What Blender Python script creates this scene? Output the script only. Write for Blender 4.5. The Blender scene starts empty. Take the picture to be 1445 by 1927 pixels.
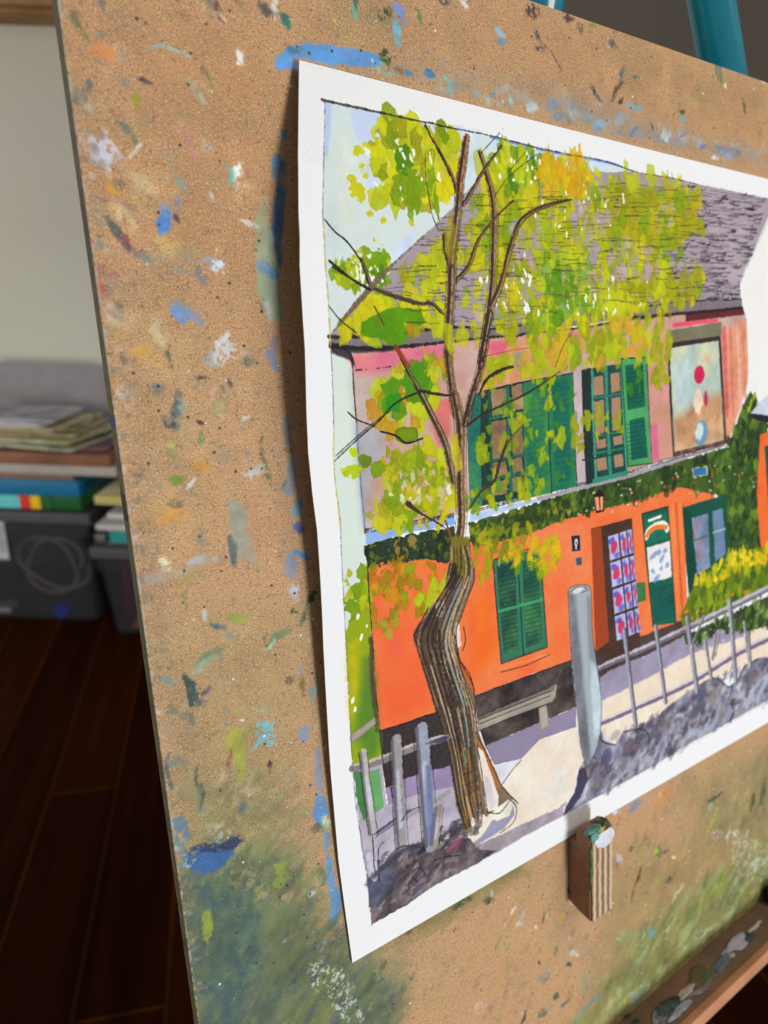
import bpy, bmesh, math, random
import numpy as np
from mathutils import Vector, Matrix

random.seed(7)
RNG = np.random.default_rng(11)
SC = bpy.context.scene
COL = SC.collection

# ------------------------------------------------------------------ camera, light, exposure
# The drawing board stands on a tilted easel; "board space" is X along the board, Y up the
# board, Z out of its face.  Board space to room space: a 10 degree lean.
LEAN = math.radians(10)
R_CB = np.array([[0.8323571, -0.06213956, 0.55074526],
                 [-0.15640261, -0.97964351, 0.1258444],
                 [0.5317141, -0.19088547, -0.82513202]])      # board -> camera (x right, y down, z fwd)
T_CB = np.array([-0.0501298, 0.29699861, 0.23874298])
FPX = 1263.73
CAM_B = -R_CB.T @ T_CB
B2W = np.array([[1, 0, 0], [0, math.sin(LEAN), -math.cos(LEAN)], [0, math.cos(LEAN), math.sin(LEAN)]])
CAM_H = 1.02
OFF = np.array([0, 0, CAM_H - (B2W @ CAM_B)[2]])
CAM_W = B2W @ CAM_B + OFF
BOARD_M = Matrix([[*B2W[0], OFF[0]], [*B2W[1], OFF[1]], [*B2W[2], OFF[2]], [0, 0, 0, 1]])

cam_d = bpy.data.cameras.new('camera')
cam = bpy.data.objects.new('camera', cam_d); COL.objects.link(cam)
rt = B2W @ R_CB.T @ np.array([1., 0, 0]); up = B2W @ R_CB.T @ np.array([0, -1., 0]); fw = B2W @ R_CB.T @ np.array([0, 0, 1.])
cam.matrix_world = Matrix([[rt[0], up[0], -fw[0], CAM_W[0]], [rt[1], up[1], -fw[1], CAM_W[1]],
                           [rt[2], up[2], -fw[2], CAM_W[2]], [0, 0, 0, 1]])
cam_d.sensor_fit = 'VERTICAL'; cam_d.sensor_height = 36.0
cam_d.lens = FPX * 36.0 / 1927
cam_d.clip_start = 0.01; cam_d.clip_end = 50
cam_d.dof.use_dof = True; cam_d.dof.focus_distance = 0.214; cam_d.dof.aperture_fstop = 12.0
SC.camera = cam

SC.view_settings.view_transform = 'Standard'; SC.view_settings.look = 'None'
SC.view_settings.gamma = 1.0; SC.view_settings.exposure = 0.0
SC.view_settings.use_curve_mapping = False

wld = bpy.data.worlds.new('room_ambient'); SC.world = wld; wld.use_nodes = True
wld.node_tree.nodes['Background'].inputs[0].default_value = (0.80, 0.86, 1.0, 1)
wld.node_tree.nodes['Background'].inputs[1].default_value = 0.27

def b2w(p): return Vector(B2W @ np.asarray(p, float) + OFF)

def area_light(name, posb, aimb, size, energy, color, sy=None):
    d = bpy.data.lights.new(name, 'AREA'); d.shape = 'RECTANGLE'; d.size = size; d.size_y = sy or size
    d.energy = energy; d.color = color
    o = bpy.data.objects.new(name, d); COL.objects.link(o)
    a = b2w(posb); o.location = a
    o.rotation_euler = (b2w(aimb) - a).to_track_quat('-Z', 'Y').to_euler()
    return o
# daylight through the studio window to the right of the easel, and a warm lamp higher up standing in for bounced room light
area_light('window_daylight', (0.42, -0.50, 1.85), (0.18, 0.25, 0), 0.46, 31, (0.91, 0.95, 1.0))
area_light('warm_bounce', (0.95, 1.35, 1.3), (0.25, 0.3, 0), 0.7, 12, (1.0, 0.86, 0.68))
# fill lamp added out of view on the left to brighten the back wall
area_light('back_wall_fill', (-2.1, 0.5, -0.9), (-0.3, 0.45, -2.3), 0.9, 33, (1.0, 0.97, 0.86))

# ------------------------------------------------------------------ pixel <-> place
CX, CY = 1445 / 2, 1927 / 2
def ray_b(px):
    px = np.atleast_2d(np.asarray(px, float))
    d = np.stack([(px[:, 0] - CX) / FPX, (px[:, 1] - CY) / FPX, np.ones(len(px))], 1) @ R_CB
    return d
def on_board(px, z=0.0):
    d = ray_b(px); s = (z - CAM_B[2]) / d[:, 2]
    return (CAM_B + d * s[:, None])
# paper sheet: a rectangle on the board whose left edge curls up
LV = np.array([0, .05, .1, .17, .27, .4, .55, .7, .85, 1.0]); LZ = np.array([2.5, 6.0, 9.6, 12.2, 12.6, 9.8, 6.6, 3.8, 1.8, 1.0]) * 1e-3
P_TL = on_board((563, 113), LZ[0])[0][:2]; P_BL = on_board((663, 1812), LZ[-1])[0][:2]
PH = float(np.linalg.norm(P_BL - P_TL)); PVV = (P_BL - P_TL) / PH; PUU = np.array([-PVV[1], PVV[0]])
PW = 0.40
_edge = [(563, 113), (562, 200), (561, 300), (562, 400), (564, 500), (570, 600), (575, 700), (577, 780), (580, 850), (588, 930), (597, 1000),
         (602, 1075), (606, 1150), (609, 1225), (613, 1300), (617, 1370), (622, 1450), (629, 1530), (637, 1620), (649, 1710), (663, 1812)]
def lift_uv(u, v):
    l = np.interp(v / PH, LV, LZ)
    return 0.0006 + (l - 0.0006) * np.exp(-(np.maximum(u, 0) / 0.085) ** 1.4) * 1.0
def _solve_edge():
    out = []
    for q in _edge:
        v = PH * .5
        for _ in range(8):
            P = on_board(q, float(lift_uv(0, v)))[0][:2] - P_TL; v = P @ PVV
        out.append((v, P @ PUU))
    return np.array(out)
DU = _solve_edge()
def du_uv(u, v): return np.interp(v, DU[:, 0], DU[:, 1]) * np.exp(-np.maximum(u, 0) / 0.13)
def paper_uv(px):                                    # pixel of the photo -> metres on the sheet
    px = np.atleast_2d(np.asarray(px, float)); z = np.full(len(px), .001); u = np.zeros(len(px)); v = u.copy()
    d = ray_b(px)
    for _ in range(12):
        s = (z - CAM_B[2]) / d[:, 2]; P = (CAM_B + d * s[:, None])[:, :2] - P_TL
        v = P @ PVV; uu = P @ PUU; u = uu - du_uv(u, v); z = lift_uv(u, v)
    return np.stack([u, v], 1)
def sheet_xyz(u, v):
    uu = u + du_uv(u, v)
    return np.stack([P_TL[0] + uu * PUU[0] + v * PVV[0], P_TL[1] + uu * PUU[1] + v * PVV[1], lift_uv(u, v)], -1)

# ------------------------------------------------------------------ pigment canvas
def s2l(c):
    c = np.asarray(c, float); return np.where(c <= .04045, c / 12.92, ((c + .055) / 1.055) ** 2.4)
def vnoise(ny, nx, cell, rng=RNG, octv=1):
    out = np.zeros((ny, nx), np.float32); amp = 1; tot = 0
    for o in range(octv):
        c = cell / 2 ** o
        gy, gx = int(ny / c) + 3, int(nx / c) + 3
        g = rng.random((gy, gx)).astype(np.float32)
        y = np.arange(ny) / c; x = np.arange(nx) / c
        iy = y.astype(int); ix = x.astype(int); fy = (y - iy); fx = (x - ix)
        fy = (fy * fy * (3 - 2 * fy)).astype(np.float32)[:, None]; fx = (fx * fx * (3 - 2 * fx)).astype(np.float32)[None, :]
        a = g[np.ix_(iy, ix)]; b = g[np.ix_(iy, ix + 1)]; c0 = g[np.ix_(iy + 1, ix)]; d = g[np.ix_(iy + 1, ix + 1)]
        out += amp * ((a * (1 - fx) + b * fx) * (1 - fy) + (c0 * (1 - fx) + d * fx) * fy); tot += amp; amp *= .55
    return out / tot
def smooth(p, closed=False, step=4):
    """round a hand-drawn outline (Catmull-Rom)"""
    p = np.asarray(p, float); n = len(p)
    if n < 3: return p
    if not closed:                                       # keep true corners
        d = np.diff(p, axis=0); d /= np.linalg.norm(d, axis=1)[:, None] + 1e-9
        cut = [i + 1 for i in range(n - 2) if d[i] @ d[i + 1] < .35]
        if cut:
            parts = [smooth(p[a:b + 1]) for a, b in zip([0] + cut, cut + [n - 1])]
            return np.concatenate([parts[0]] + [q[1:] for q in parts[1:]])
    out = []
    for i in range(n if closed else n - 1):
        if closed: a, b, c, d = p[i - 1], p[i], p[(i + 1) % n], p[(i + 2) % n]
        else: a, b, c, d = p[max(i - 1, 0)], p[i], p[i + 1], p[min(i + 2, n - 1)]
        for j in range(step):
            t = j / step; out.append(.5 * (2 * b + (c - a) * t + (2 * a - 5 * b + 4 * c - d) * t * t + (3 * b - a - 3 * c + d) * t ** 3))
    if not closed: out.append(p[-1])
    return np.array(out)
def rgb(c): return np.array(c, np.float32) / 255.
class Canvas:
    """a pigment layer on a flat sheet, in cells of the sheet (x right, y down)"""
    def __init__(s, w, h, res, conv, base):
        s.res = res; s.nx = int(w / res) + 1; s.ny = int(h / res) + 1; s.conv = conv
        s.a = np.empty((s.ny, s.nx, 3), np.float32); s.a[:] = rgb(base)
        k = 0.001 / res
        s.n1 = vnoise(s.ny, s.nx, 9 * k, octv=3) - .5; s.n2 = vnoise(s.ny, s.nx, 2.2 * k, octv=2) - .5
        s.n3 = vnoise(s.ny, s.nx, .8 * k, octv=3) - .5; s.k = k
    def cells(s, px): return s.conv(px) / s.res
    def box(s, lo, hi, pad):
        x0 = max(int(lo[0] - pad), 0); y0 = max(int(lo[1] - pad), 0)
        x1 = min(int(hi[0] + pad) + 2, s.nx); y1 = min(int(hi[1] + pad) + 2, s.ny)
        return (x0, y0, x1, y1) if x1 > x0 and y1 > y0 else None
    def put(s, bx, m, color, var, alpha, dry, c2=None, edge=None):
        x0, y0, x1, y1 = bx; sl = (slice(y0, y1), slice(x0, x1))
        col = rgb(color)
        t = np.clip(s.n1[sl] * 1.6 + s.n2[sl] * .5, -1, 1)[..., None]
        if c2 is not None: col = col + (rgb(c2) - col) * np.clip(t + .5, 0, 1)
        col = col * (1 + t * var) + s.n3[sl][..., None] * var * .25
        if edge is not None: col = col * (1 - edge[..., None])
        m = m * alpha
        if dry: m = m * np.clip((s.n3[sl] + s.n2[sl] * .6 + .5 - dry) * 8, 0, 1)
        s.a[sl] += (np.clip(col, 0, 1) - s.a[sl]) * m[..., None]
    def poly(s, px, color, alpha=1., rough=.35, soft=.12, var=.12, dry=0, c2=None, edge=0.0, raw=False, sm=False):
        p = np.asarray(px, float) if raw else s.cells(px)
        if sm: p = smooth(p, True)
        pad = (rough + soft) * s.k + 2; bx = s.box(p.min(0), p.max(0), pad)
        if bx is None: return
        x0, y0, x1, y1 = bx
        X = np.arange(x0, x1, dtype=np.float32)[None, :]; Y = np.arange(y0, y1, dtype=np.float32)[:, None]
        ins = np.zeros((y1 - y0, x1 - x0), bool); dm = np.full((y1 - y0, x1 - x0), 1e9, np.float32)
        for i in range(len(p)):
            ax, ay = p[i]; bx_, by = p[(i + 1) % len(p)]; dx, dy = bx_ - ax, by - ay
            L = dx * dx + dy * dy + 1e-9
            t = np.clip(((X - ax) * dx + (Y - ay) * dy) / L, 0, 1)
            dm = np.minimum(dm, (X - ax - t * dx) ** 2 + (Y - ay - t * dy) ** 2)
            if abs(dy) > 1e-9:
                c = ((Y > min(ay, by)) & (Y <= max(ay, by)))
                xi = ax + (Y - ay) / dy * dx
                ins ^= c & (X < xi)
        sd = np.sqrt(dm) * np.where(ins, 1, -1)
        sl = (slice(y0, y1), slice(x0, x1))
        sd = sd + (s.n2[sl] * 2 + s.n3[sl]) * rough * s.k
        m = np.clip(sd / (soft * s.k + .01) * .5 + .5, 0, 1)
        e = edge * np.exp(-np.maximum(sd, 0) / (.35 * s.k)) if edge else None
        s.put(bx, m, color, var, alpha, dry, c2, e)
    def line(s, px, wmm, color, alpha=1., rough=.1, soft=.1, var=.1, dry=0, c2=None, raw=False, wob=0):
        p = np.asarray(px, float) if raw else s.cells(px)
        w = np.atleast_1d(np.asarray(wmm, float)) * .5 * s.k
        if len(p) > 2 and not raw:
            m = len(p); p = smooth(p); w = np.interp(np.linspace(0, 1, len(p)), np.linspace(0, 1, len(w)), w) if len(w) > 1 else w
        if len(w) == 1: w = np.repeat(w, len(p))
        elif len(w) != len(p): w = np.interp(np.linspace(0, 1, len(p)), np.linspace(0, 1, len(w)), w)
        if wob:
            q = [p[0]]; ww = [w[0]]
            for i in range(1, len(p)):
                n = max(1, int(np.linalg.norm(p[i] - p[i - 1]) / (3 * s.k)))
                for j in range(1, n + 1):
                    t = j / n; q.append(p[i - 1] * (1 - t) + p[i] * t + (RNG.normal(0, wob * s.k, 2) if j < n else 0)); ww.append(w[i - 1] * (1 - t) + w[i] * t)
            p = np.array(q); w = np.array(ww)
        for i in range(len(p) - 1):
            a, b = p[i], p[i + 1]; pad = max(w[i], w[i + 1]) + (rough + soft) * s.k + 2
            bx = s.box(np.minimum(a, b), np.maximum(a, b), pad)
            if bx is None: continue
            x0, y0, x1, y1 = bx
            X = np.arange(x0, x1, dtype=np.float32)[None, :]; Y = np.arange(y0, y1, dtype=np.float32)[:, None]
            dx, dy = b - a; L = dx * dx + dy * dy + 1e-9
            t = np.clip(((X - a[0]) * dx + (Y - a[1]) * dy) / L, 0, 1)
            d = np.sqrt((X - a[0] - t * dx) ** 2 + (Y - a[1] - t * dy) ** 2)
            sl = (slice(y0, y1), slice(x0, x1))
            sd = w[i] * (1 - t) + w[i + 1] * t - d + (s.n2[sl] + s.n3[sl] * 2) * rough * s.k
            s.put(bx, np.clip(sd / (soft * s.k + .01) * .5 + .5, 0, 1), color, var, alpha, dry, c2)
    def dab(s, c, rx, ry, ang, color, alpha=1., rough=.5, soft=.1, var=.12, dry=0, c2=None, edge=0, raw=False):
        c = np.asarray(c, float) if raw else s.cells(c)[0]
        rx *= s.k; ry *= s.k; pad = max(rx, ry) + (rough + soft) * s.k * 1.5 + 1
        bx = s.box(c, c, pad)
        if bx is None: return
        x0, y0, x1, y1 = bx
        X = np.arange(x0, x1, dtype=np.float32)[None, :] - c[0]; Y = np.arange(y0, y1, dtype=np.float32)[:, None] - c[1]
        ca, sa = math.cos(ang), math.sin(ang)
        U = (X * ca + Y * sa) / rx; V = (-X * sa + Y * ca) / ry
        sd = (1 - np.sqrt(U * U + V * V)) * min(rx, ry)
        sl = (slice(y0, y1), slice(x0, x1))
        sd = sd + (s.n2[sl] * 2.2 + s.n3[sl]) * rough * s.k
        e = edge * np.exp(-np.maximum(sd, 0) / (.3 * s.k)) if edge else None
        s.put(bx, np.clip(sd / (soft * s.k + .01) * .5 + .5, 0, 1), color, var, alpha, dry, c2, e)
    def scatter(s, px_poly, n, pal, size, alpha=(.75, .95), asp=(1, 1.7), ang=(1.1, 2.0), dry=0, rough=.5, soft=.1, edge=.12, var=.12):
        p = np.asarray(px_poly, float); lo, hi = p.min(0), p.max(0); k = 0
        while k < n:
            q = lo + RNG.random(2) * (hi - lo); ins = False
            for i in range(len(p)):
                a, b = p[i], p[i - 1]
                if (a[1] > q[1]) != (b[1] > q[1]) and q[0] < (b[0] - a[0]) * (q[1] - a[1]) / (b[1] - a[1]) + a[0]: ins = not ins
            if not ins: continue
            k += 1; r = RNG.uniform(*size) * 1.22; e = s.cells(q)[0]
            t = s.n1[int(np.clip(e[1], 0, s.ny - 1)), int(np.clip(e[0], 0, s.nx - 1))] * 1.9 + .5 + RNG.normal(0, .16)      # neighbours tend to share a colour
            col = pal[int(np.clip(t, 0, .999) * len(pal))]; al = RNG.uniform(*alpha)
            if RNG.random() < .7:                      # a pressed, many-cornered brush mark
                m = RNG.integers(6, 11); th = np.sort(RNG.random(m)) * 6.283; a0 = RNG.uniform(*ang); ra = r * RNG.uniform(*asp) * 1.15; e = s.cells(q)[0]
                rr = RNG.uniform(.45, 1.35, m); U = np.cos(th) * rr * ra * s.k; V = np.sin(th) * rr * r * s.k
                s.poly(np.stack([e[0] + U * math.cos(a0) - V * math.sin(a0), e[1] + U * math.sin(a0) + V * math.cos(a0)], 1), col, al, rough * .8, soft, var, dry if RNG.random() < .6 else (.28 if RNG.random() < .25 else 0), edge=edge, raw=True)
            else: s.dab(q, r * RNG.uniform(*asp), r, RNG.uniform(*ang), col, al, rough * 1.5, soft, var, dry if RNG.random() < .6 else 0, edge=edge)
    def field(s, px_poly, n, pal, L, w, ang, alpha=(.4, .8), dry=(.1, .4), rough=.7, soft=.5):
        """loose strokes inside an area, along one main direction on the sheet"""
        p = s.cells(px_poly); lo, hi = p.min(0), p.max(0); k = 0
        while k < n:
            q = lo + RNG.random(2) * (hi - lo); ins = False
            for i in range(len(p)):
                a, b = p[i], p[i - 1]
                if (a[1] > q[1]) != (b[1] > q[1]) and q[0] < (b[0] - a[0]) * (q[1] - a[1]) / (b[1] - a[1]) + a[0]: ins = not ins
            if not ins: continue
            k += 1; t = math.radians(RNG.uniform(*ang)); l = RNG.uniform(*L) * s.k / 2; d = np.array((math.cos(t), math.sin(t))); nn = np.array((-d[1], d[0])) * l * RNG.uniform(-.3, .3)
            ww = RNG.uniform(*w); s.line([q - d * l, q + nn, q + d * l], [ww * .4, ww, ww * .3], pal[RNG.integers(len(pal))], RNG.uniform(*alpha), rough, soft, .2, RNG.uniform(*dry), raw=True)
    def sample(s, x, y):                             # bilinear, metres on the sheet
        gx = np.clip(x / s.res, 0, s.nx - 1.001); gy = np.clip(y / s.res, 0, s.ny - 1.001)
        ix = gx.astype(int); iy = gy.astype(int); fx = (gx - ix)[..., None]; fy = (gy - iy)[..., None]
        a = s.a
        return (a[iy, ix] * (1 - fx) + a[iy, ix + 1] * fx) * (1 - fy) + (a[iy + 1, ix] * (1 - fx) + a[iy + 1, ix + 1] * fx) * fy

# ------------------------------------------------------------------ helpers: objects and materials
def tag(o, label=None, cat=None, group=None, kind=None):
    if label: o['label'] = label
    if cat: o['category'] = cat
    if group: o['group'] = group
    if kind: o['kind'] = kind
    return o
def empty(name, loc=(0, 0, 0), mat=None, label=None, cat=None, group=None):
    o = bpy.data.objects.new(name, None); COL.objects.link(o); o.empty_display_size = .05
    if mat is not None: o.matrix_world = mat
    else: o.location = loc
    return tag(o, label, cat, group)
def link(name, me, mat, parent=None, M=None):
    if mat: me.materials.append(mat)
    o = bpy.data.objects.new(name, me); COL.objects.link(o)
    if parent: o.parent = parent
    if M is not None: o.matrix_world = M
    return o
def box_bm(bm, c, s, bev=0.0, seg=2, rot=None):
    r = bmesh.ops.create_cube(bm, size=1.0)
    vs = r['verts']
    for v in vs: v.co = Vector((v.co.x * s[0], v.co.y * s[1], v.co.z * s[2]))
    if bev:
        es = list({e for v in vs for e in v.link_edges})
        rr = bmesh.ops.bevel(bm, geom=es, offset=bev, segments=seg, affect='EDGES', profile=.6)
        vs = list({v for f in rr['faces'] for v in f.verts} | {v for v in vs if v.is_valid})
    vs = [v for v in vs if v.is_valid]
    for v in vs:
        if rot is not None: v.co = rot @ v.co
        v.co += Vector(c)
    return vs
def mesh_of(bm, smooth=True):
    me = bpy.data.meshes.new('m'); bm.to_mesh(me); bm.free()
    if smooth:
        for p in me.polygons: p.use_smooth = True
        try: me.set_sharp_from_angle(angle=math.radians(35))
        except Exception: pass
    return me
def tube_bm(bm, pts, r, n=16, cap=True):
    pts = [Vector(p) for p in pts]; rs = r if isinstance(r, (list, tuple)) else [r] * len(pts); rings = []
    t0 = (pts[1] - pts[0]).normalized(); a = t0.orthogonal().normalized()
    for i, p in enumerate(pts):
        t = (pts[min(i + 1, len(pts) - 1)] - pts[max(i - 1, 0)]).normalized()
        a = (a - t * a.dot(t)).normalized(); b = t.cross(a)
        rings.append([bm.verts.new(p + (a * math.cos(k * 2 * math.pi / n) + b * math.sin(k * 2 * math.pi / n)) * rs[i]) for k in range(n)])
    for i in range(len(rings) - 1):
        for k in range(n): bm.faces.new((rings[i][k], rings[i][(k + 1) % n], rings[i + 1][(k + 1) % n], rings[i + 1][k]))
    if cap: bm.faces.new(rings[0][::-1]); bm.faces.new(rings[-1])
def prism_bm(bm, prof, axis_a, axis_b, axis_n, o, depth):
    """extrude a 2D profile"""
    A, B, N, O = map(Vector, (axis_a, axis_b, axis_n, o))
    v0 = [bm.verts.new(O + A * x + B * y) for x, y in prof]; v1 = [bm.verts.new(O + A * x + B * y + N * depth) for x, y in prof]
    n = len(prof); bm.faces.new(v0[::-1]); bm.faces.new(v1)
    for i in range(n): bm.faces.new((v0[i], v0[(i + 1) % n], v1[(i + 1) % n], v1[i]))
    bmesh.ops.recalc_face_normals(bm, faces=bm.faces)
def mat(name, color=(128, 128, 128), rough=.6, spec=.4, metal=0, noise=None, scale=20, bump=0, bscale=200, trans=0, coat=0, alpha=1, lin=None):
    m = bpy.data.materials.new(name); m.use_nodes = True; nt = m.node_tree; b = nt.nodes['Principled BSDF']
    c = tuple(s2l(rgb(color))) + (1,) if lin is None else tuple(lin) + (1,)
    b.inputs['Base Color'].default_value = c; b.inputs['Roughness'].default_value = rough
    b.inputs['Metallic'].default_value = metal; b.inputs['Specular IOR Level'].default_value = spec
    b.inputs['Transmission Weight'].default_value = trans; b.inputs['Coat Weight'].default_value = coat
    b.inputs['Alpha'].default_value = alpha
    if True:
        tc = nt.nodes.new('ShaderNodeTexCoord')
        n = nt.nodes.new('ShaderNodeTexNoise'); n.inputs['Scale'].default_value = scale; n.inputs['Detail'].default_value = 5
        nt.links.new(tc.outputs['Object'], n.inputs['Vector'])
        mx = nt.nodes.new('ShaderNodeMixRGB'); k = .12
        c2 = tuple(s2l(rgb(noise))) + (1,) if noise else tuple(x * (1 - k) for x in c[:3]) + (1,)
        cr = nt.nodes.new('ShaderNodeValToRGB'); cr.color_ramp.elements[0].position = .35; cr.color_ramp.elements[1].position = .68
        nt.links.new(n.outputs['Fac'], cr.inputs['Fac']); nt.links.new(cr.outputs['Color'], mx.inputs['Fac'])
        mx.inputs['Color1'].default_value = c; mx.inputs['Color2'].default_value = c2
        nt.links.new(mx.outputs['Color'], b.inputs['Base Color'])
    if bump:
        n2 = nt.nodes.new('ShaderNodeTexNoise'); n2.inputs['Scale'].default_value = bscale; n2.inputs['Detail'].default_value = 4
        nt.links.new(tc.outputs['Object'], n2.inputs['Vector'])
        bp = nt.nodes.new('ShaderNodeBump'); bp.inputs['Strength'].default_value = bump; bp.inputs['Distance'].default_value = .001
        nt.links.new(n2.outputs['Fac'], bp.inputs['Height']); nt.links.new(bp.outputs['Normal'], b.inputs['Normal'])
    return m
def pigment_mat(name, rough, bump, bscale, speck=False, spec=.3, bdist=.0004):
    """reads the pigment stored on the mesh; fine fibre specks and tooth are procedural"""
    m = bpy.data.materials.new(name); m.use_nodes = True; nt = m.node_tree; b = nt.nodes['Principled BSDF']; L = nt.links
    at = nt.nodes.new('ShaderNodeAttribute'); at.attribute_name = 'pigment'
    tc = nt.nodes.new('ShaderNodeTexCoord'); out = at.outputs['Color']
    if speck:
        mp = nt.nodes.new('ShaderNodeMapping'); mp.inputs['Scale'].default_value = (1, 1, 1)
        L.new(tc.outputs['Object'], mp.inputs['Vector'])
        def layer(out, scale, lo, hi, col, fac, kind='noise', detail=2):
            if kind == 'noise':
                n = nt.nodes.new('ShaderNodeTexNoise'); n.inputs['Scale'].default_value = scale; n.inputs['Detail'].default_value = detail
                src = n.outputs['Fac']
            else:
                n = nt.nodes.new('ShaderNodeTexVoronoi'); n.inputs['Scale'].default_value = scale; src = n.outputs['Distance']
            L.new(mp.outputs['Vector'], n.inputs['Vector'])
            r = nt.nodes.new('ShaderNodeMapRange'); r.inputs['From Min'].default_value = lo; r.inputs['From Max'].default_value = hi
            r.inputs['To Min'].default_value = 0; r.inputs['To Max'].default_value = fac
            L.new(src, r.inputs['Value'])
            if kind == 'noise':
                q = nt.nodes.new('ShaderNodeMath'); q.operation = 'MULTIPLY'; L.new(r.outputs['Result'], q.inputs[0]); L.new(at.outputs['Alpha'], q.inputs[1]); fo = q.outputs[0]
            else: fo = r.outputs['Result']
            x = nt.nodes.new('ShaderNodeMixRGB'); x.inputs['Color2'].default_value = col; L.new(fo, x.inputs['Fac']); L.new(out, x.inputs['Color1'])
            return x.outputs['Color']
        out = layer(out, 2300, .50, .66, (.12, .06, .03, 1), .60)
        out = layer(out, 1500, .57, .68, (.80, .52, .28, 1), .60)
        out = layer(out, 700, .58, .70, (.12, .07, .05, 1), .5)
        out = layer(out, 3600, .56, .70, (.85, .62, .40, 1), .5)
        out = layer(out, 160, .10, .055, (.03, .03, .03, 1), .85, 'v')
        out = layer(out, 105, .055, .030, (.9, .88, .78, 1), .9, 'v')
    L.new(out, b.inputs['Base Color'])
    b.inputs['Roughness'].default_value = rough; b.inputs['Specular IOR Level'].default_value = spec
    n2 = nt.nodes.new('ShaderNodeTexNoise'); n2.inputs['Scale'].default_value = bscale; n2.inputs['Detail'].default_value = 3
    L.new(tc.outputs['Object'], n2.inputs['Vector'])
    bp = nt.nodes.new('ShaderNodeBump'); bp.inputs['Strength'].default_value = bump; bp.inputs['Distance'].default_value = bdist
    L.new(n2.outputs['Fac'], bp.inputs['Height']); L.new(bp.outputs['Normal'], b.inputs['Normal'])
    return m
def grid_mesh(name, XYZ, RGBc, extra=None, m=None, flip=False):
    """dense quad grid (ny,nx,3) with pigment; extra = list of further grids joined in the same mesh"""
    grids = [(XYZ, RGBc, flip)] + (extra or [])
    co = []; cl = []; qs = []; off = 0
    for G, Cc, fl in grids:
        ny, nx = G.shape[:2]; co.append(G.reshape(-1, 3)); cl.append(Cc.reshape(-1, 3))
        i = (np.arange(ny - 1)[:, None] * nx + np.arange(nx - 1)[None, :]).reshape(-1) + off
        q = np.stack([i, i + nx, i + nx + 1, i + 1], 1)
        if fl: q = q[:, ::-1]
        qs.append(q); off += ny * nx
    cs = np.concatenate(cl); d = np.abs(cs - cs[:, :1] * np.array([1, .78, .56])).sum(1) + np.maximum(.58 - cs[:, 0], 0) * 1.2
    bare = np.clip(1.15 - d / .20, .12, 1).astype(np.float32)[:, None]      # where the raw board shows, its flecks show too
    co = np.concatenate(co).astype(np.float32); cl = s2l(np.clip(cs, 0, 1)).astype(np.float32); q = np.concatenate(qs).astype(np.int32)
    me = bpy.data.meshes.new(name); me.vertices.add(len(co)); me.vertices.foreach_set('co', co.reshape(-1))
    me.loops.add(q.size); me.loops.foreach_set('vertex_index', q.reshape(-1))
    me.polygons.add(len(q)); me.polygons.foreach_set('loop_start', np.arange(0, q.size, 4, dtype=np.int32))
    me.polygons.foreach_set('use_smooth', np.ones(len(q), bool))
    me.update(calc_edges=True)
    at = me.color_attributes.new('pigment', 'FLOAT_COLOR', 'POINT')
    at.data.foreach_set('color', np.concatenate([cl, bare], 1).reshape(-1))
    if m: me.materials.append(m)
    return me

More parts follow.
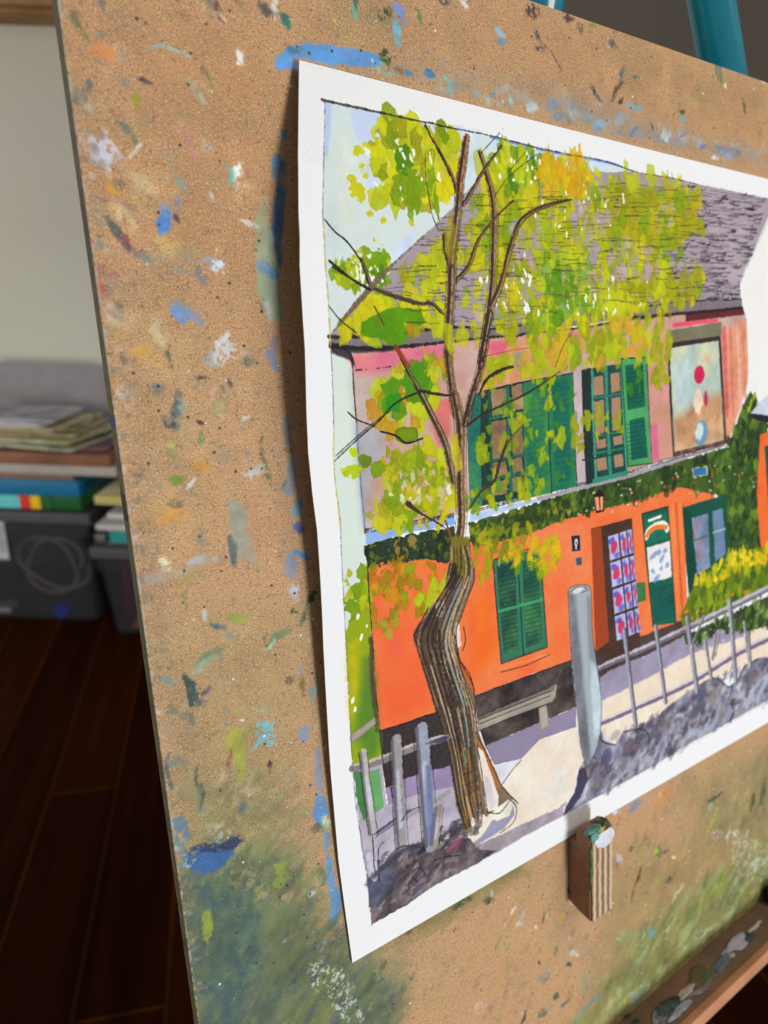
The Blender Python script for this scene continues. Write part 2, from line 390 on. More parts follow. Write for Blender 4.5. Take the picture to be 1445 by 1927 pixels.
# ------------------------------------------------------------------ THE PAINTED SHEET
PC = Canvas(PW, PH, 0.0002, paper_uv, (231, 229, 226))
INK = (38, 34, 38)
LIME = (182, 192, 30); YEL = (208, 200, 24); OLV = (156, 154, 26); MID = (122, 152, 18); DEEP = (84, 134, 18); GOLD = (222, 180, 24); DRK = (66, 88, 30); WHT = (238, 236, 224)
def zp(x0, y0, k, pts): return [(x0 + a / k, y0 + b / k) for a, b in pts]
def paint_picture():
    c = PC; P = c.poly; Ln = c.line; S = c.scatter
    top = [(608, 189), (716, 212), (799, 230), (923, 256), (1032, 283), (1141, 304), (1194, 323), (1258, 334), (1315, 347), (1428, 370), (1480, 380), (1600, 405)]
    left = [(612, 190), (609, 300), (608, 420), (614, 520), (618, 570), (622, 650), (625, 700), (628, 800), (629, 890), (638, 960), (642, 1030), (645, 1100),
            (650, 1190), (652, 1230), (655, 1290), (658, 1340), (661, 1400), (664, 1450), (670, 1520), (680, 1580), (690, 1650), (700, 1742)]
    bot = [(700, 1741), (766, 1703), (821, 1667), (911, 1618), (981, 1577), (1050, 1539), (1130, 1496), (1215, 1450), (1286, 1406), (1370, 1360), (1445, 1318), (1600, 1230)]
    # sky
    P(left[:16] + [(700, 1340), (690, 1060), (686, 980), (668, 760), (664, 696), (640, 660), (619, 634), (675, 563), (730, 507), (807, 435), (852, 391), (899, 338), (938, 328), (1081, 322), (1194, 323)] + top[5:0:-1], (207, 217, 212), rough=.15, var=.05, c2=(200, 212, 208))
    P([(655, 203), (716, 214), (720, 235), (700, 262), (690, 285), (672, 262)], (190, 204, 232), rough=.3, soft=.5, var=.04)
    P([(612, 192), (624, 196), (622, 240), (616, 290), (611, 300)], (176, 194, 232), rough=.3, soft=.4)
    P([(690, 285), (708, 300), (716, 345), (706, 370), (688, 345)], (192, 206, 230), rough=.4, soft=.3)
    P([(855, 235), (905, 245), (898, 330), (862, 360), (838, 385), (820, 350)], (200, 214, 222), rough=.4, soft=.5)
    P([(730, 480), (760, 450), (790, 420), (770, 470), (738, 500)], (200, 212, 232), rough=.5, soft=.3)
    P([(622, 360), (640, 400), (644, 520), (628, 560), (616, 470)], (196, 210, 212), alpha=.6, rough=.6, soft=1.5)
    P([(640, 250), (665, 300), (660, 420), (640, 420)], (212, 216, 196), alpha=.7, rough=.6, soft=2)
    P([(923, 256), (1032, 283), (1141, 304), (1141, 324), (1032, 312), (938, 300)], (192, 212, 226), rough=.2, soft=.2, var=.04)
    Ln([(923, 257), (1032, 284), (1141, 305), (1194, 323)], [1.2, 1.2, 1.0, .6], (112, 142, 200), rough=.2, alpha=.85)
    # left strip of the sky between border and wall
    P([(625, 665), (640, 672), (660, 700), (668, 800), (678, 910), (686, 990), (692, 1060), (694, 1120), (655, 1170), (644, 1080), (634, 940), (628, 840)], (208, 219, 210), rough=.2, var=.04, c2=(203, 214, 200))
    # roof
    roof = [(621, 632), (675, 563), (730, 507), (807, 435), (852, 391), (899, 338), (938, 328), (1081, 322), (1141, 324), (1194, 323), (1258, 334), (1315, 347), (1428, 370), (1520, 390),
            (1470, 385), (1445, 409), (1425, 455), (1402, 505), (1390, 536), (1395, 562), (1295, 566), (1150, 586), (1062, 600), (941, 617), (854, 615), (716, 631)]
    P(roof, (168, 153, 158), rough=.2, var=.12, c2=(152, 144, 150))
    P([(1120, 345), (1290, 350), (1440, 380), (1440, 400), (1390, 535), (1280, 560), (1100, 560)], (176, 160, 168), alpha=.6, rough=1, soft=3)
    R0 = [(899, 338), (1081, 322), (1194, 323), (1315, 347), (1445, 373)]; R1 = [(621, 634), (716, 631), (854, 616), (941, 617), (1062, 600), (1150, 586), (1295, 566), (1395, 562)]
    r0 = np.array(R0); r1 = np.array(R1)
    def roofpt(x, t):
        return (x, (1 - t) * np.interp(x, r0[:, 0], r0[:, 1]) + t * np.interp(x, r1[:, 0], r1[:, 1]))
    gable = np.array([(621, 632), (675, 563), (730, 507), (807, 435), (852, 391), (899, 338)])
    for k in range(34):
        t = .03 + k * .029; x = 625.
        while x < 1440:
            L = RNG.uniform(35, 110); y0 = roofpt(x, t)[1]
            if y0 > np.interp(x, gable[:, 0], gable[:, 1]) + 3 and x + L < 1440 - max(0, t - .1) * 52 and RNG.random() < .8:
                pts = [(q[0], q[1] + RNG.normal(0, 1.0)) for q in (roofpt(x + L * s, t) for s in (0, .25, .5, .75, 1))]
                Ln(pts, RNG.uniform(.16, .30), (60, 50, 56), alpha=RNG.uniform(.35, .8), rough=.12, var=.05)
            x += L + RNG.uniform(4, 30)
    for k in range(620):                                      # tile marks, denser toward the open end of the roof
        x = 1440 - RNG.random() ** 1.5 * 330; t = RNG.random() ** .7
        q = roofpt(x, t)
        if q[0] > 1440 - max(0, t - .05) * 48 or q[1] < 350: continue
        L = RNG.uniform(6, 17)
        Ln([(q[0] - L, q[1] - RNG.uniform(0, 2)), q, (q[0] + L * .4, q[1] - RNG.uniform(1, 3.5))], [.3, RNG.uniform(.6, 1.1), .2], (92, 86, 100) if RNG.random() < .7 else (50, 46, 58), alpha=RNG.uniform(.35, .8), rough=.3)
    # pink upper wall
    wall = [(655, 664), (744, 655), (900, 637), (983, 629), (1124, 612), (1150, 604), (1295, 588), (1397, 579), (1405, 601), (1407, 720), (1385, 790), (1370, 835), (1227, 872), (1170, 897), (1035, 925), (900, 954), (854, 970), (686, 998), (672, 809), (663, 700)]
    P(wall, (196, 152, 138), rough=.15, var=.12, c2=(190, 162, 150))
    P([(664, 700), (740, 720), (740, 800), (700, 900), (700, 990), (686, 995), (672, 809)], (178, 164, 158), alpha=.9, rough=.8, soft=2.5)
    P([(676, 820), (715, 790), (730, 850), (700, 900), (684, 930)], (170, 172, 180), alpha=.7, rough=1, soft=2)
    P([(656, 668), (744, 656), (850, 645), (850, 672), (770, 690), (700, 705), (664, 700)], (216, 112, 146), alpha=.95, rough=1.2, soft=1.2, c2=(206, 120, 120))
    P([(815, 752), (850, 750), (846, 820), (825, 840), (812, 800)], (204, 108, 100), alpha=.9, rough=.5, soft=.8)
    P([(905, 645), (1060, 628), (1080, 645), (1040, 700), (910, 740)], (222, 140, 96), alpha=.9, rough=1.5, soft=2, c2=(205, 160, 120))
    P([(912, 645), (960, 640), (950, 662), (925, 668)], (214, 96, 130), alpha=.9, rough=1, soft=1)
    P([(1060, 625), (1110, 618), (1108, 634), (1070, 650)], (220, 110, 120), alpha=.8, rough=1, soft=1)
    P([(965, 665), (985, 660), (988, 690), (972, 695)], (120, 140, 130), alpha=.7, rough=1, soft=1)
    P([(1077, 680), (1093, 676), (1103, 912), (1086, 917)], (184, 166, 168), rough=.4, soft=.4)
    P([(1222, 690), (1256, 680), (1266, 860), (1228, 870)], (204, 150, 124), rough=.4, soft=.5, c2=(196, 140, 140))
    P([(1224, 800), (1236, 798), (1240, 866), (1228, 868)], (202, 84, 130), alpha=.7, rough=.6, soft=1)
    P([(1356, 628), (1405, 600), (1408, 705), (1385, 790), (1368, 832)], (216, 150, 118), rough=.3, var=.2, soft=.4)
    for x0, w, cc in ((1362, 3.2, (196, 92, 96)), (1374, 2.2, (206, 110, 104)), (1388, 2.4, (226, 176, 156)), (1398, 1.6, (198, 120, 84))):
        Ln([(x0, 620), (x0 + 3, 700), (x0 + 6, 780)], w, cc, alpha=.7, rough=.6, soft=1)
    # fascia and eave
    P([(619, 636), (716, 631), (854, 616), (941, 617), (1062, 600), (1150, 586), (1295, 567), (1396, 562), (1397, 580), (1295, 588), (1150, 603), (983, 629), (900, 637), (744, 655), (662, 658), (634, 655)], (140, 132, 134), rough=.15, var=.2, c2=(110, 100, 104))
    P([(1290, 590), (1398, 577), (1402, 592), (1290, 606)], (98, 44, 48), rough=.3, soft=.3)
    P([(1265, 608), (1350, 600), (1352, 606), (1266, 616)], (226, 84, 106), rough=.4, soft=.3)
    P([(620, 642), (645, 652), (690, 652), (744, 652), (742, 660), (690, 664), (662, 664), (668, 690), (656, 676), (625, 664)], (66, 60, 64), rough=.3, soft=.3)
    Ln([(619, 634), (716, 631), (854, 616), (941, 618), (1062, 600), (1150, 586), (1295, 567), (1396, 563)], [1.1, 1, .7, .6, .5, .6], INK, rough=.25, wob=.15, alpha=.9)
    Ln([(622, 650), (700, 656), (800, 648), (900, 637), (983, 629), (1124, 612), (1200, 598), (1397, 580)], [1.4, 1.2, .9, .9, .8, 1.6, 1.2], (42, 32, 36), rough=.35, wob=.15, alpha=.85)
    Ln([(640, 652), (660, 668), (664, 700), (666, 740), (672, 809), (678, 900), (686, 998)], .45, INK, rough=.15, wob=.12, alpha=.8)
    Ln([(664, 697), (700, 694), (735, 690)], .35, INK, dry=.4)
    Ln([(672, 800), (678, 880), (686, 990)], 1.3, (140, 168, 190), alpha=.6, soft=.6)
    Ln([(905, 672), (983, 656), (1080, 644)], .3, (120, 60, 50), alpha=.6)
    # orange lower wall
    ora = [(690, 1060), (760, 1040), (850, 1030), (900, 1010), (1000, 985), (1097, 960), (1160, 945), (1275, 910), (1345, 915), (1345, 960), (1290, 1060), (1295, 1172), (1240, 1190), (1210, 1197), (1118, 1226), (1075, 1243), (1000, 1268), (895, 1309), (825, 1340), (714, 1376), (707, 1304), (700, 1194), (694, 1069)]
    P(ora, (244, 112, 62), rough=.12, var=.07, c2=(240, 124, 74), edge=.1)
    P([(712, 1170), (830, 1180), (840, 1320), (720, 1360)], (246, 102, 56), alpha=.8, rough=2, soft=4)
    P([(880, 1130), (925, 1110), (935, 1240), (890, 1270)], (250, 112, 36), alpha=.75, rough=1.5, soft=3)
    P([(1000, 1000), (1110, 970), (1110, 1080), (1030, 1100)], (242, 128, 84), alpha=.7, rough=2, soft=3)
    c.dab((740, 1215), 3.2, 1.8, 1.2, (216, 70, 84), alpha=.45, rough=1.5, soft=3)
    c.dab((890, 1180), 3, 1.2, 1.5, (226, 80, 60), alpha=.5, rough=1.5, soft=2)
    # dark base of the house
    P([(714, 1376), (825, 1340), (860, 1330), (862, 1440), (846, 1470), (760, 1492), (738, 1500), (726, 1483), (716, 1420)], (70, 60, 58), rough=.2, var=.3, c2=(50, 44, 44))
    P([(893, 1310), (1000, 1269), (1075, 1243), (1085, 1330), (913, 1404), (898, 1360)], (52, 44, 44), rough=.2, var=.3, c2=(84, 74, 70))
    P([(1112, 1226), (1146, 1206), (1208, 1197), (1280, 1168), (1300, 1180), (1270, 1215), (1220, 1232), (1160, 1260), (1152, 1290), (1128, 1310)], (78, 62, 58), rough=.5, var=.25)
    # paving: shade, cream path
    P([(913, 1404), (1084, 1331), (1084, 1368), (1015, 1392), (981, 1428), (930, 1440)], (146, 136, 158), rough=.3, var=.12, c2=(134, 124, 148), edge=.15)
    P([(929, 1442), (981, 1428), (955, 1468), (940, 1478)], (206, 206, 212), rough=.3, soft=.4)
    P([(981, 1428), (1015, 1392), (1084, 1368), (1092, 1400), (1100, 1442), (1085, 1450), (1082, 1490), (1060, 1515), (1048, 1520), (950, 1570), (900, 1590), (872, 1590), (900, 1540), (945, 1525), (970, 1510), (945, 1480)], (228, 212, 192), rough=.2, var=.07, c2=(222, 214, 200))
    P([(1040, 1450), (1075, 1450), (1060, 1490), (1020, 1510)], (216, 214, 206), alpha=.7, rough=1, soft=3)
    P([(880, 1560), (930, 1535), (975, 1500), (968, 1530), (940, 1558), (900, 1590), (870, 1600)], (226, 216, 196), rough=.4)
    P([(905, 1575), (925, 1545), (965, 1518), (968, 1532), (948, 1560), (880, 1600), (860, 1605)], (148, 146, 168), rough=.5, soft=.3)
    P([(1048, 1522), (1070, 1505), (1060, 1520), (1060, 1535), (981, 1577), (911, 1618), (860, 1645), (845, 1640), (880, 1600), (960, 1562)], (150, 138, 146), rough=.5, var=.12, c2=(168, 158, 162))
    P([(1128, 1310), (1160, 1290), (1220, 1260), (1250, 1240), (1290, 1215), (1445, 1150), (1445, 1240), (1400, 1250), (1340, 1280), (1240, 1345), (1210, 1375), (1150, 1400), (1128, 1385)], (226, 208, 186), rough=.3, var=.06)
    P([(1128, 1275), (1160, 1255), (1220, 1232), (1290, 1195), (1340, 1180), (1400, 1170), (1410, 1195), (1300, 1230), (1220, 1275), (1130, 1320)], (152, 142, 164), rough=.6, soft=.4, var=.12)
    P([(1155, 1350), (1235, 1310), (1245, 1322), (1215, 1375), (1165, 1380)], (228, 214, 194), rough=.4)
    # left hedge
    P([(688, 1060), (694, 1069), (700, 1194), (707, 1304), (714, 1376), (722, 1430), (690, 1480), (664, 1450), (658, 1340), (652, 1230), (650, 1190), (668, 1140), (680, 1100)], (158, 172, 18), rough=.3, var=.15, c2=(130, 150, 20), dry=0)
    P([(655, 1215), (672, 1205), (680, 1290), (660, 1350), (656, 1280)], (188, 176, 8), alpha=.8, rough=1, soft=2)
    P([(684, 1240), (703, 1230), (708, 1310), (716, 1400), (700, 1440), (668, 1380), (676, 1320)], (88, 128, 50), alpha=.9, rough=1, soft=2)
    P([(694, 1200), (700, 1194), (712, 1376), (706, 1376), (697, 1290)], (86, 74, 50), rough=.5, soft=.5)
    P([(664, 1440), (718, 1430), (728, 1520), (700, 1640), (688, 1640), (676, 1560)], (172, 164, 178), rough=.3, var=.1)
    P([(666, 1452), (682, 1450), (694, 1535), (684, 1545), (670, 1500)], (72, 124, 74), rough=.4)
    P([(694, 1452), (714, 1446), (722, 1518), (706, 1530), (698, 1500)], (104, 158, 100), rough=.4)
    S([(650, 1080), (690, 1060), (698, 1150), (655, 1180)], 26, [LIME, MID, MID, (150, 180, 20)], (.8, 1.7))
    for q in ((664, 1318), (668, 1333), (680, 1198), (690, 1178), (673, 1160)): c.dab(q, .5, .9, .2, WHT, rough=.4)
    # left pavement behind the fence
    P([(722, 1520), (738, 1500), (760, 1492), (846, 1470), (862, 1500), (878, 1560), (880, 1600), (840, 1600), (760, 1620), (700, 1640), (690, 1640), (678, 1570), (694, 1540)], (168, 158, 176), rough=.3, var=.1, c2=(186, 178, 182))
    P([(726, 1484), (760, 1466), (850, 1440), (856, 1480), (800, 1490), (730, 1515)], (150, 132, 164), rough=.4)
    # rocks bottom left
    P([(690, 1640), (720, 1625), (745, 1595), (790, 1585), (830, 1590), (880, 1575), (905, 1600), (935, 1600), (911, 1617), (821, 1665), (766, 1702), (700, 1740), (694, 1690)], (82, 74, 80), rough=.5, var=.35, c2=(124, 110, 110))
    for k in range(150):
        t = RNG.random(); x = 700 + t * 200; y = 1715 - t * 100 - RNG.random() * 90
        c.dab((x, y), RNG.uniform(1.2, 3.4), RNG.uniform(.7, 1.6), RNG.uniform(-.9, -.2), [(62, 54, 62), (72, 78, 100), (146, 132, 126), (96, 82, 84), (76, 66, 74), (46, 40, 46), (168, 158, 152)][RNG.integers(7)], RNG.uniform(.3, .7), rough=1.2, soft=.35, edge=.3)
    c.dab((856, 1590), 4, 2.2, -.3, (138, 70, 92), alpha=.6, rough=1, soft=1.5)
    P([(690, 1660), (720, 1630), (740, 1640), (720, 1690), (700, 1710)], (96, 108, 140), alpha=.6, rough=1, soft=1.2)
    # rocks lower right
    rocks = [(1060, 1535), (1066, 1515), (1082, 1490), (1088, 1450), (1104, 1438), (1120, 1385), (1130, 1372), (1140, 1395), (1158, 1400), (1172, 1376), (1205, 1368), (1240, 1345), (1255, 1330), (1300, 1298), (1325, 1282), (1345, 1275), (1370, 1292), (1386, 1280), (1400, 1252), (1425, 1238), (1460, 1235), (1530, 1200), (1600, 1230), (1445, 1318), (1370, 1360), (1286, 1406), (1215, 1450), (1130, 1496)]
    P(rocks, (108, 104, 124), rough=.4, var=.25, c2=(146, 144, 156))
    P([(1140, 1490), (1180, 1430), (1260, 1380), (1340, 1330), (1445, 1270), (1445, 1318), (1286, 1406)], (166, 168, 182), alpha=.75, rough=1.5, soft=2.5)
    for k in range(240):
        t = RNG.random(); x = 1095 + t * 350; yb = np.interp(x, [1095, 1215, 1445], [1512, 1448, 1318]); yt = np.interp(x, [1095, 1130, 1172, 1240, 1345, 1400, 1445], [1445, 1385, 1380, 1348, 1280, 1255, 1238])
        y = yt + RNG.random() ** 1.4 * (yb - yt)
        c.dab((x, y), RNG.uniform(1.5, 5), RNG.uniform(1., 2.6), RNG.uniform(-1.5, .4), [(84, 78, 92), (92, 98, 124), (186, 182, 186), (132, 114, 106), (100, 94, 112), (62, 56, 66), (200, 198, 204), (96, 84, 84)][RNG.integers(8)], RNG.uniform(.3, .7), 1.4, .5, edge=.25)
    P([(1060, 1535), (1066, 1515), (1082, 1490), (1088, 1452), (1100, 1442), (1108, 1465), (1092, 1500), (1078, 1518)], (66, 62, 84), rough=.5, soft=.4)
    c.dab((1186, 1405), 4.5, 4, 0, (112, 92, 104), alpha=.8, rough=.6, soft=.8, edge=.3); c.dab((1196, 1408), 1.8, 1.5, 0, (178, 120, 130), alpha=.6, rough=.6, soft=1)
    c.dab((1142, 1425), 3.5, 4.5, 0, (78, 74, 110), alpha=.7, rough=.6, soft=.8, edge=.3); c.dab((1140, 1388), 2.5, 1.6, .6, (196, 204, 214), rough=.8, alpha=.8)
    c.dab((1352, 1282), 3.5, 2, .2, (96, 116, 130), alpha=.8, rough=.6, soft=.7); c.dab((1340, 1310), 4, 5, .3, (120, 108, 102), alpha=.6, rough=1, soft=1)
    c.dab((1415, 1275), 6, 4, .3, (124, 112, 104), alpha=.7, rough=1, soft=1.2, edge=.3)
    for a in ([(1172, 1378), (1210, 1372), (1222, 1392), (1216, 1420)], [(1126, 1376), (1134, 1396), (1158, 1402)], [(1325, 1284), (1345, 1276), (1370, 1292)], [(1388, 1282), (1402, 1254), (1430, 1240)]):
        Ln(a, .7, (40, 36, 48), rough=.4, wob=.2, alpha=.7)
    # ivy band
    S2 = lambda poly, n, pal, sz, **k: S(poly, n, pal, sz, **k)
    P([(686, 1028), (700, 1018), (760, 1008), (854, 992), (862, 1040), (840, 1062), (800, 1050), (760, 1062), (720, 1058), (692, 1072)], (46, 62, 44), rough=.7, var=.3, dry=.05)
    P([(884, 985), (960, 962), (1040, 935), (1110, 915), (1175, 900), (1230, 882), (1370, 840), (1395, 770), (1412, 735), (1425, 760), (1445, 790), (1445, 1035), (1370, 1040), (1366, 955), (1345, 930), (1275, 917), (1171, 950), (1097, 967), (1040, 985), (1000, 1003), (960, 1015), (900, 1030), (884, 1020)], (60, 84, 38), rough=.9, var=.35)
    S2([(884, 990), (1040, 940), (1110, 918), (1100, 960), (1000, 998), (890, 1035)], 150, [(52, 72, 36), (92, 112, 30), (120, 130, 30), (40, 56, 34), (150, 140, 60)], (.5, 1.3), rough=.6)
    S2([(1040, 935), (1230, 884), (1370, 842), (1345, 925), (1275, 915), (1171, 946), (1097, 965)], 170, [(44, 66, 32), (84, 110, 44), (38, 52, 30), (70, 96, 40), (100, 124, 40)], (.8, 2.0), rough=.8, alpha=(.5, .9))
    S2([(1360, 850), (1400, 770), (1415, 738), (1445, 800), (1445, 1030), (1372, 1035), (1350, 925)], 190, [(50, 76, 34), (84, 112, 40), (38, 56, 30), (104, 130, 40)], (1., 2.6), rough=.9, alpha=(.5, .9))
    for q in ((1424, 770), (1412, 760), (1420, 742)): c.dab(q, 3.2, 1.2, -1.2, (150, 170, 40), rough=.9)
    S2([(690, 1022), (850, 998), (856, 1040), (700, 1065)], 90, [(36, 48, 34), (96, 106, 34), (50, 62, 36), (140, 120, 60)], (.4, 1.0), rough=.5)
    for k in range(60):
        x = RNG.uniform(1060, 1440); y = np.interp(x, [1060, 1230, 1345, 1445], [965, 915, 900, 900]) + RNG.uniform(-25, 25)
        c.dab((x, y), .7, .45, 0, (224, 88, 44) if RNG.random() < .5 else (200, 206, 190), alpha=.8, rough=.5)
    # blue cornice
    P([(687, 1000), (760, 990), (854, 972), (858, 986), (760, 1004), (688, 1026)], (168, 186, 220), rough=.3, var=.08, c2=(120, 160, 220))
    P([(884, 968), (950, 952), (1010, 938), (1012, 944), (950, 962), (886, 982)], (172, 192, 224), rough=.3)
    P([(1010, 936), (1100, 912), (1175, 895), (1260, 866), (1364, 834), (1364, 840), (1260, 874), (1175, 902), (1100, 920), (1012, 944)], (158, 152, 158), rough=.4)
    for dy in (0, 3, 6): Ln([(686, 996 + dy), (760, 984 + dy), (854, 966 + dy)], .35, INK, rough=.2, wob=.15, alpha=.8)
    for dy in (0, 3): Ln([(886, 962 + dy), (960, 943 + dy), (1040, 922 + dy), (1170, 892 + dy), (1227, 873 + dy), (1364, 834 + dy)], .4, INK, rough=.25, wob=.15, alpha=.75)
    # awning and green door at far right
    P([(1412, 778), (1430, 756), (1450, 738), (1600, 700), (1600, 760), (1445, 782)], (196, 202, 212), rough=.3)
    P([(1412, 778), (1445, 782), (1600, 760), (1600, 790), (1445, 796), (1416, 788)], (44, 40, 50), rough=.3)
    P([(1430, 818), (1600, 770), (1600, 1060), (1445, 1060), (1432, 1040), (1424, 930)], (232, 108, 52), rough=.4)
    P([(1438, 840), (1600, 800), (1600, 1010), (1450, 1010)], (28, 84, 66), rough=.3)
    # ---- windows upstairs
    P([(903, 738), (985, 719), (990, 936), (906, 952)], (36, 62, 56), rough=.3, soft=.3)
    P([(880, 742), (905, 736), (907, 950), (884, 956)], (34, 106, 104), rough=.3, var=.25, c2=(60, 120, 80))
    pane = (142, 112, 88)
    for (x0, x1) in ((923, 952), (962, 982)):
        for (y0, y1) in ((735, 782), (794, 868), (872, 899), (908, 934)):
            s = (x0 - 923) * -.2
            P([(x0, y0 + s), (x1, y0 - 5 + s), (x1 + 3, y1 - 5 + s), (x0 + 3, y1 + s)], pane, rough=.25, var=.2, c2=(160, 134, 96))
    Ln([(955, 728), (963, 940)], 1.6, (34, 108, 96), rough=.3); Ln([(921, 735), (930, 944)], 1.0, (38, 90, 72), rough=.3)
    for y in (788, 868, 902): Ln([(922, y), (984, y - 12)], 1.0, (44, 104, 80), rough=.3)
    P([(984, 720), (1030, 710), (1037, 928), (990, 937)], (42, 122, 92), rough=.2, var=.25, c2=(70, 128, 60))
    P([(1032, 712), (1077, 703), (1085, 914), (1039, 926)], (28, 112, 92), rough=.2, var=.25, c2=(40, 118, 70))
    P([(1040, 720), (1070, 714), (1076, 900), (1046, 910)], (26, 98, 88), rough=.3, alpha=.8)
    Ln([(1031, 712), (1038, 928)], .7, (18, 60, 60)); Ln([(905, 737), (985, 719), (1078, 702)], .5, INK, wob=.1); Ln([(1078, 702), (1086, 915)], .5, INK, wob=.1)
    for k in range(16):
        y = 735 + k * 11.5; Ln([(1043, y), (1072, y - 6)], .35, (20, 80, 76), alpha=.6); Ln([(992, y + 6), (1026, y - 1)], .35, (24, 96, 70), alpha=.5)
    P([(1094, 696), (1168, 684), (1179, 893), (1103, 912)], (30, 76, 68), rough=.2, var=.2)
    P([(1094, 696), (1110, 693), (1118, 908), (1103, 912)], (34, 52, 50), rough=.2)
    Ln([(1114, 700), (1122, 905)], 1.2, (84, 150, 128), rough=.3); Ln([(1140, 692), (1149, 898)], 2.0, (56, 134, 112), rough=.2); Ln([(1170, 686), (1180, 890)], 1.6, (70, 150, 122), rough=.2)
    for (x0, x1) in ((1116, 1134), (1148, 1165)):
        for (y0, y1) in ((710, 746), (756, 818), (829, 845), (863, 887)):
            s = -(x0 - 1116) * .2; k = (y0 - 700) * .04
            P([(x0 + k, y0 + s), (x1 + k, y0 - 4 + s), (x1 + k + 2, y1 - 4 + s), (x0 + k + 2, y1 + s)], (176, 134, 106), rough=.2, var=.18, c2=(150, 120, 92))
    for y in (750, 822, 854): Ln([(1116, y), (1172, y - 10)], .9, (52, 116, 96), rough=.2)
    Ln([(1096, 866), (1122, 862), (1172, 852)], .7, (30, 66, 60)); Ln([(1118, 905), (1180, 890)], 2.2, (56, 138, 112), rough=.3)
    P([(1169, 675), (1216, 672), (1225, 871), (1182, 878)], (78, 158, 96), rough=.15, var=.12, edge=.25)
    P([(1176, 688), (1209, 682), (1214, 765), (1181, 772)], (20, 100, 76), rough=.2, var=.2)
    P([(1184, 791), (1213, 784), (1219, 860), (1188, 867)], (18, 98, 82), rough=.2, var=.2)
    for y in list(range(694, 766, 8)) + list(range(797, 862, 8)): Ln([(1180, y + 2), (1212, y - 4)], .4, (16, 72, 62), alpha=.7)
    Ln([(1169, 675), (1217, 672), (1227, 871)], .6, (26, 60, 46)); Ln([(1169, 675), (1182, 878), (1226, 872)], .5, (26, 60, 46))
    # framed panel on the wall: plain soft colours
    P([(1262, 622), (1357, 606), (1357, 634), (1258, 648)], (120, 116, 92), rough=.4)
    P([(1255, 646), (1356, 632), (1368, 834), (1266, 860)], (60, 46, 52), rough=.15)
    P([(1260, 655), (1352, 641), (1362, 828), (1270, 850)], (168, 192, 186), rough=.2, var=.12, c2=(188, 190, 160))
    P([(1266, 790), (1310, 750), (1358, 740), (1362, 828), (1270, 850)], (176, 124, 84), alpha=.9, rough=2, soft=3, c2=(196, 150, 110))
    P([(1264, 690), (1300, 670), (1310, 760), (1285, 780), (1268, 740)], (172, 198, 206), alpha=.6, rough=1.5, soft=2)
    c.dab((1316, 705), 4.2, 4.2, 0, (190, 40, 84), rough=.4, soft=.3); c.dab((1314, 755), 5.5, 3.6, 1.5, (226, 200, 176), rough=.7, soft=.5); c.dab((1328, 750), 3.6, 1.4, 1.4, (180, 50, 90), rough=.5, soft=.4)
    c.dab((1320, 815), 5.2, 6.2, .2, (112, 142, 164), rough=.4, soft=.4); c.dab((1316, 812), 3.0, 4.4, .2, (196, 214, 214), rough=.5, soft=.4); c.dab((1330, 676), 3, 1.6, .9, (206, 168, 140), rough=.6, soft=.5)
    # blue plate, lantern
    P([(1302, 881), (1330, 877), (1332, 894), (1304, 898)], (196, 190, 170), rough=.5, dry=.2); P([(1304, 882), (1328, 879), (1330, 893), (1305, 896)], (52, 116, 160), rough=.2)
    P([(1116, 932), (1128, 920), (1138, 930), (1136, 962), (1121, 966)], (42, 30, 34), rough=.2); P([(1119, 936), (1126, 935), (1128, 960), (1122, 961)], (238, 150, 110), rough=.1); P([(1129, 935), (1135, 934), (1134, 959), (1130, 960)], (238, 150, 110), rough=.1)
    # shutter downstairs
    P([(927, 1054), (1000, 1036), (1016, 1028), (1030, 1218), (943, 1248)], (74, 132, 98), rough=.15, var=.2, edge=.3, c2=(46, 106, 84))
    P([(934, 1064), (968, 1055), (976, 1222), (948, 1232)], (30, 78, 74), rough=.3, var=.35, c2=(58, 98, 60)); P([(982, 1050), (1010, 1042), (1022, 1208), (990, 1220)], (34, 84, 76), rough=.3, var=.35, c2=(60, 104, 64))
    Ln([(974, 1048), (985, 1234)], .7, (20, 66, 56)); Ln([(940, 1150), (984, 1138), (1020, 1128)], 1.6, (66, 148, 100), rough=.3)
    for k in range(19):
        y = 1070 + k * 8.4; Ln([(937 + k * .5, y), (970 + k * .3, y - 8)], .4, (16, 62, 60), alpha=.7); Ln([(984 + k * .3, y - 12), (1011 + k * .5, y - 20)], .4, (16, 70, 60), alpha=.7)
    Ln([(927, 1054), (1016, 1027), (1030, 1218), (943, 1249), (927, 1054)], .4, INK, wob=.08); Ln([(942, 1265), (990, 1252), (1034, 1232)], .4, INK, wob=.1, alpha=.8); Ln([(942, 1258), (1030, 1232)], .9, (250, 140, 90), alpha=.6)
    S([(930, 1040), (1020, 1020), (1050, 1030), (1045, 1085), (1018, 1090), (1000, 1060), (935, 1080)], 36, [(150, 170, 20), GOLD, (110, 150, 20), (196, 180, 20)], (1., 2.2), alpha=(.5, .85))
    # two small plaques
    P([(1075, 1009), (1091, 1007), (1092, 1036), (1077, 1038)], (30, 46, 58), rough=.15); c.dab((1084, 1021), .9, 1.6, 0, (226, 226, 226), rough=.25); c.dab((1084, 1030), .45, 1.1, 0, (220, 220, 220), rough=.2); c.dab((1084, 1022), .4, .8, 0, (30, 46, 58), rough=.1)
    P([(1083, 1051), (1094, 1048), (1095, 1063), (1085, 1064)], (44, 92, 110), rough=.15)
    # door
    P([(1112, 995), (1189, 975), (1205, 1213), (1150, 1258), (1122, 1228)], (74, 52, 44), rough=.2, var=.2)
    P([(1112, 996), (1131, 992), (1146, 1206), (1121, 1227)], (172, 76, 36), rough=.2, var=.2, c2=(140, 62, 34))
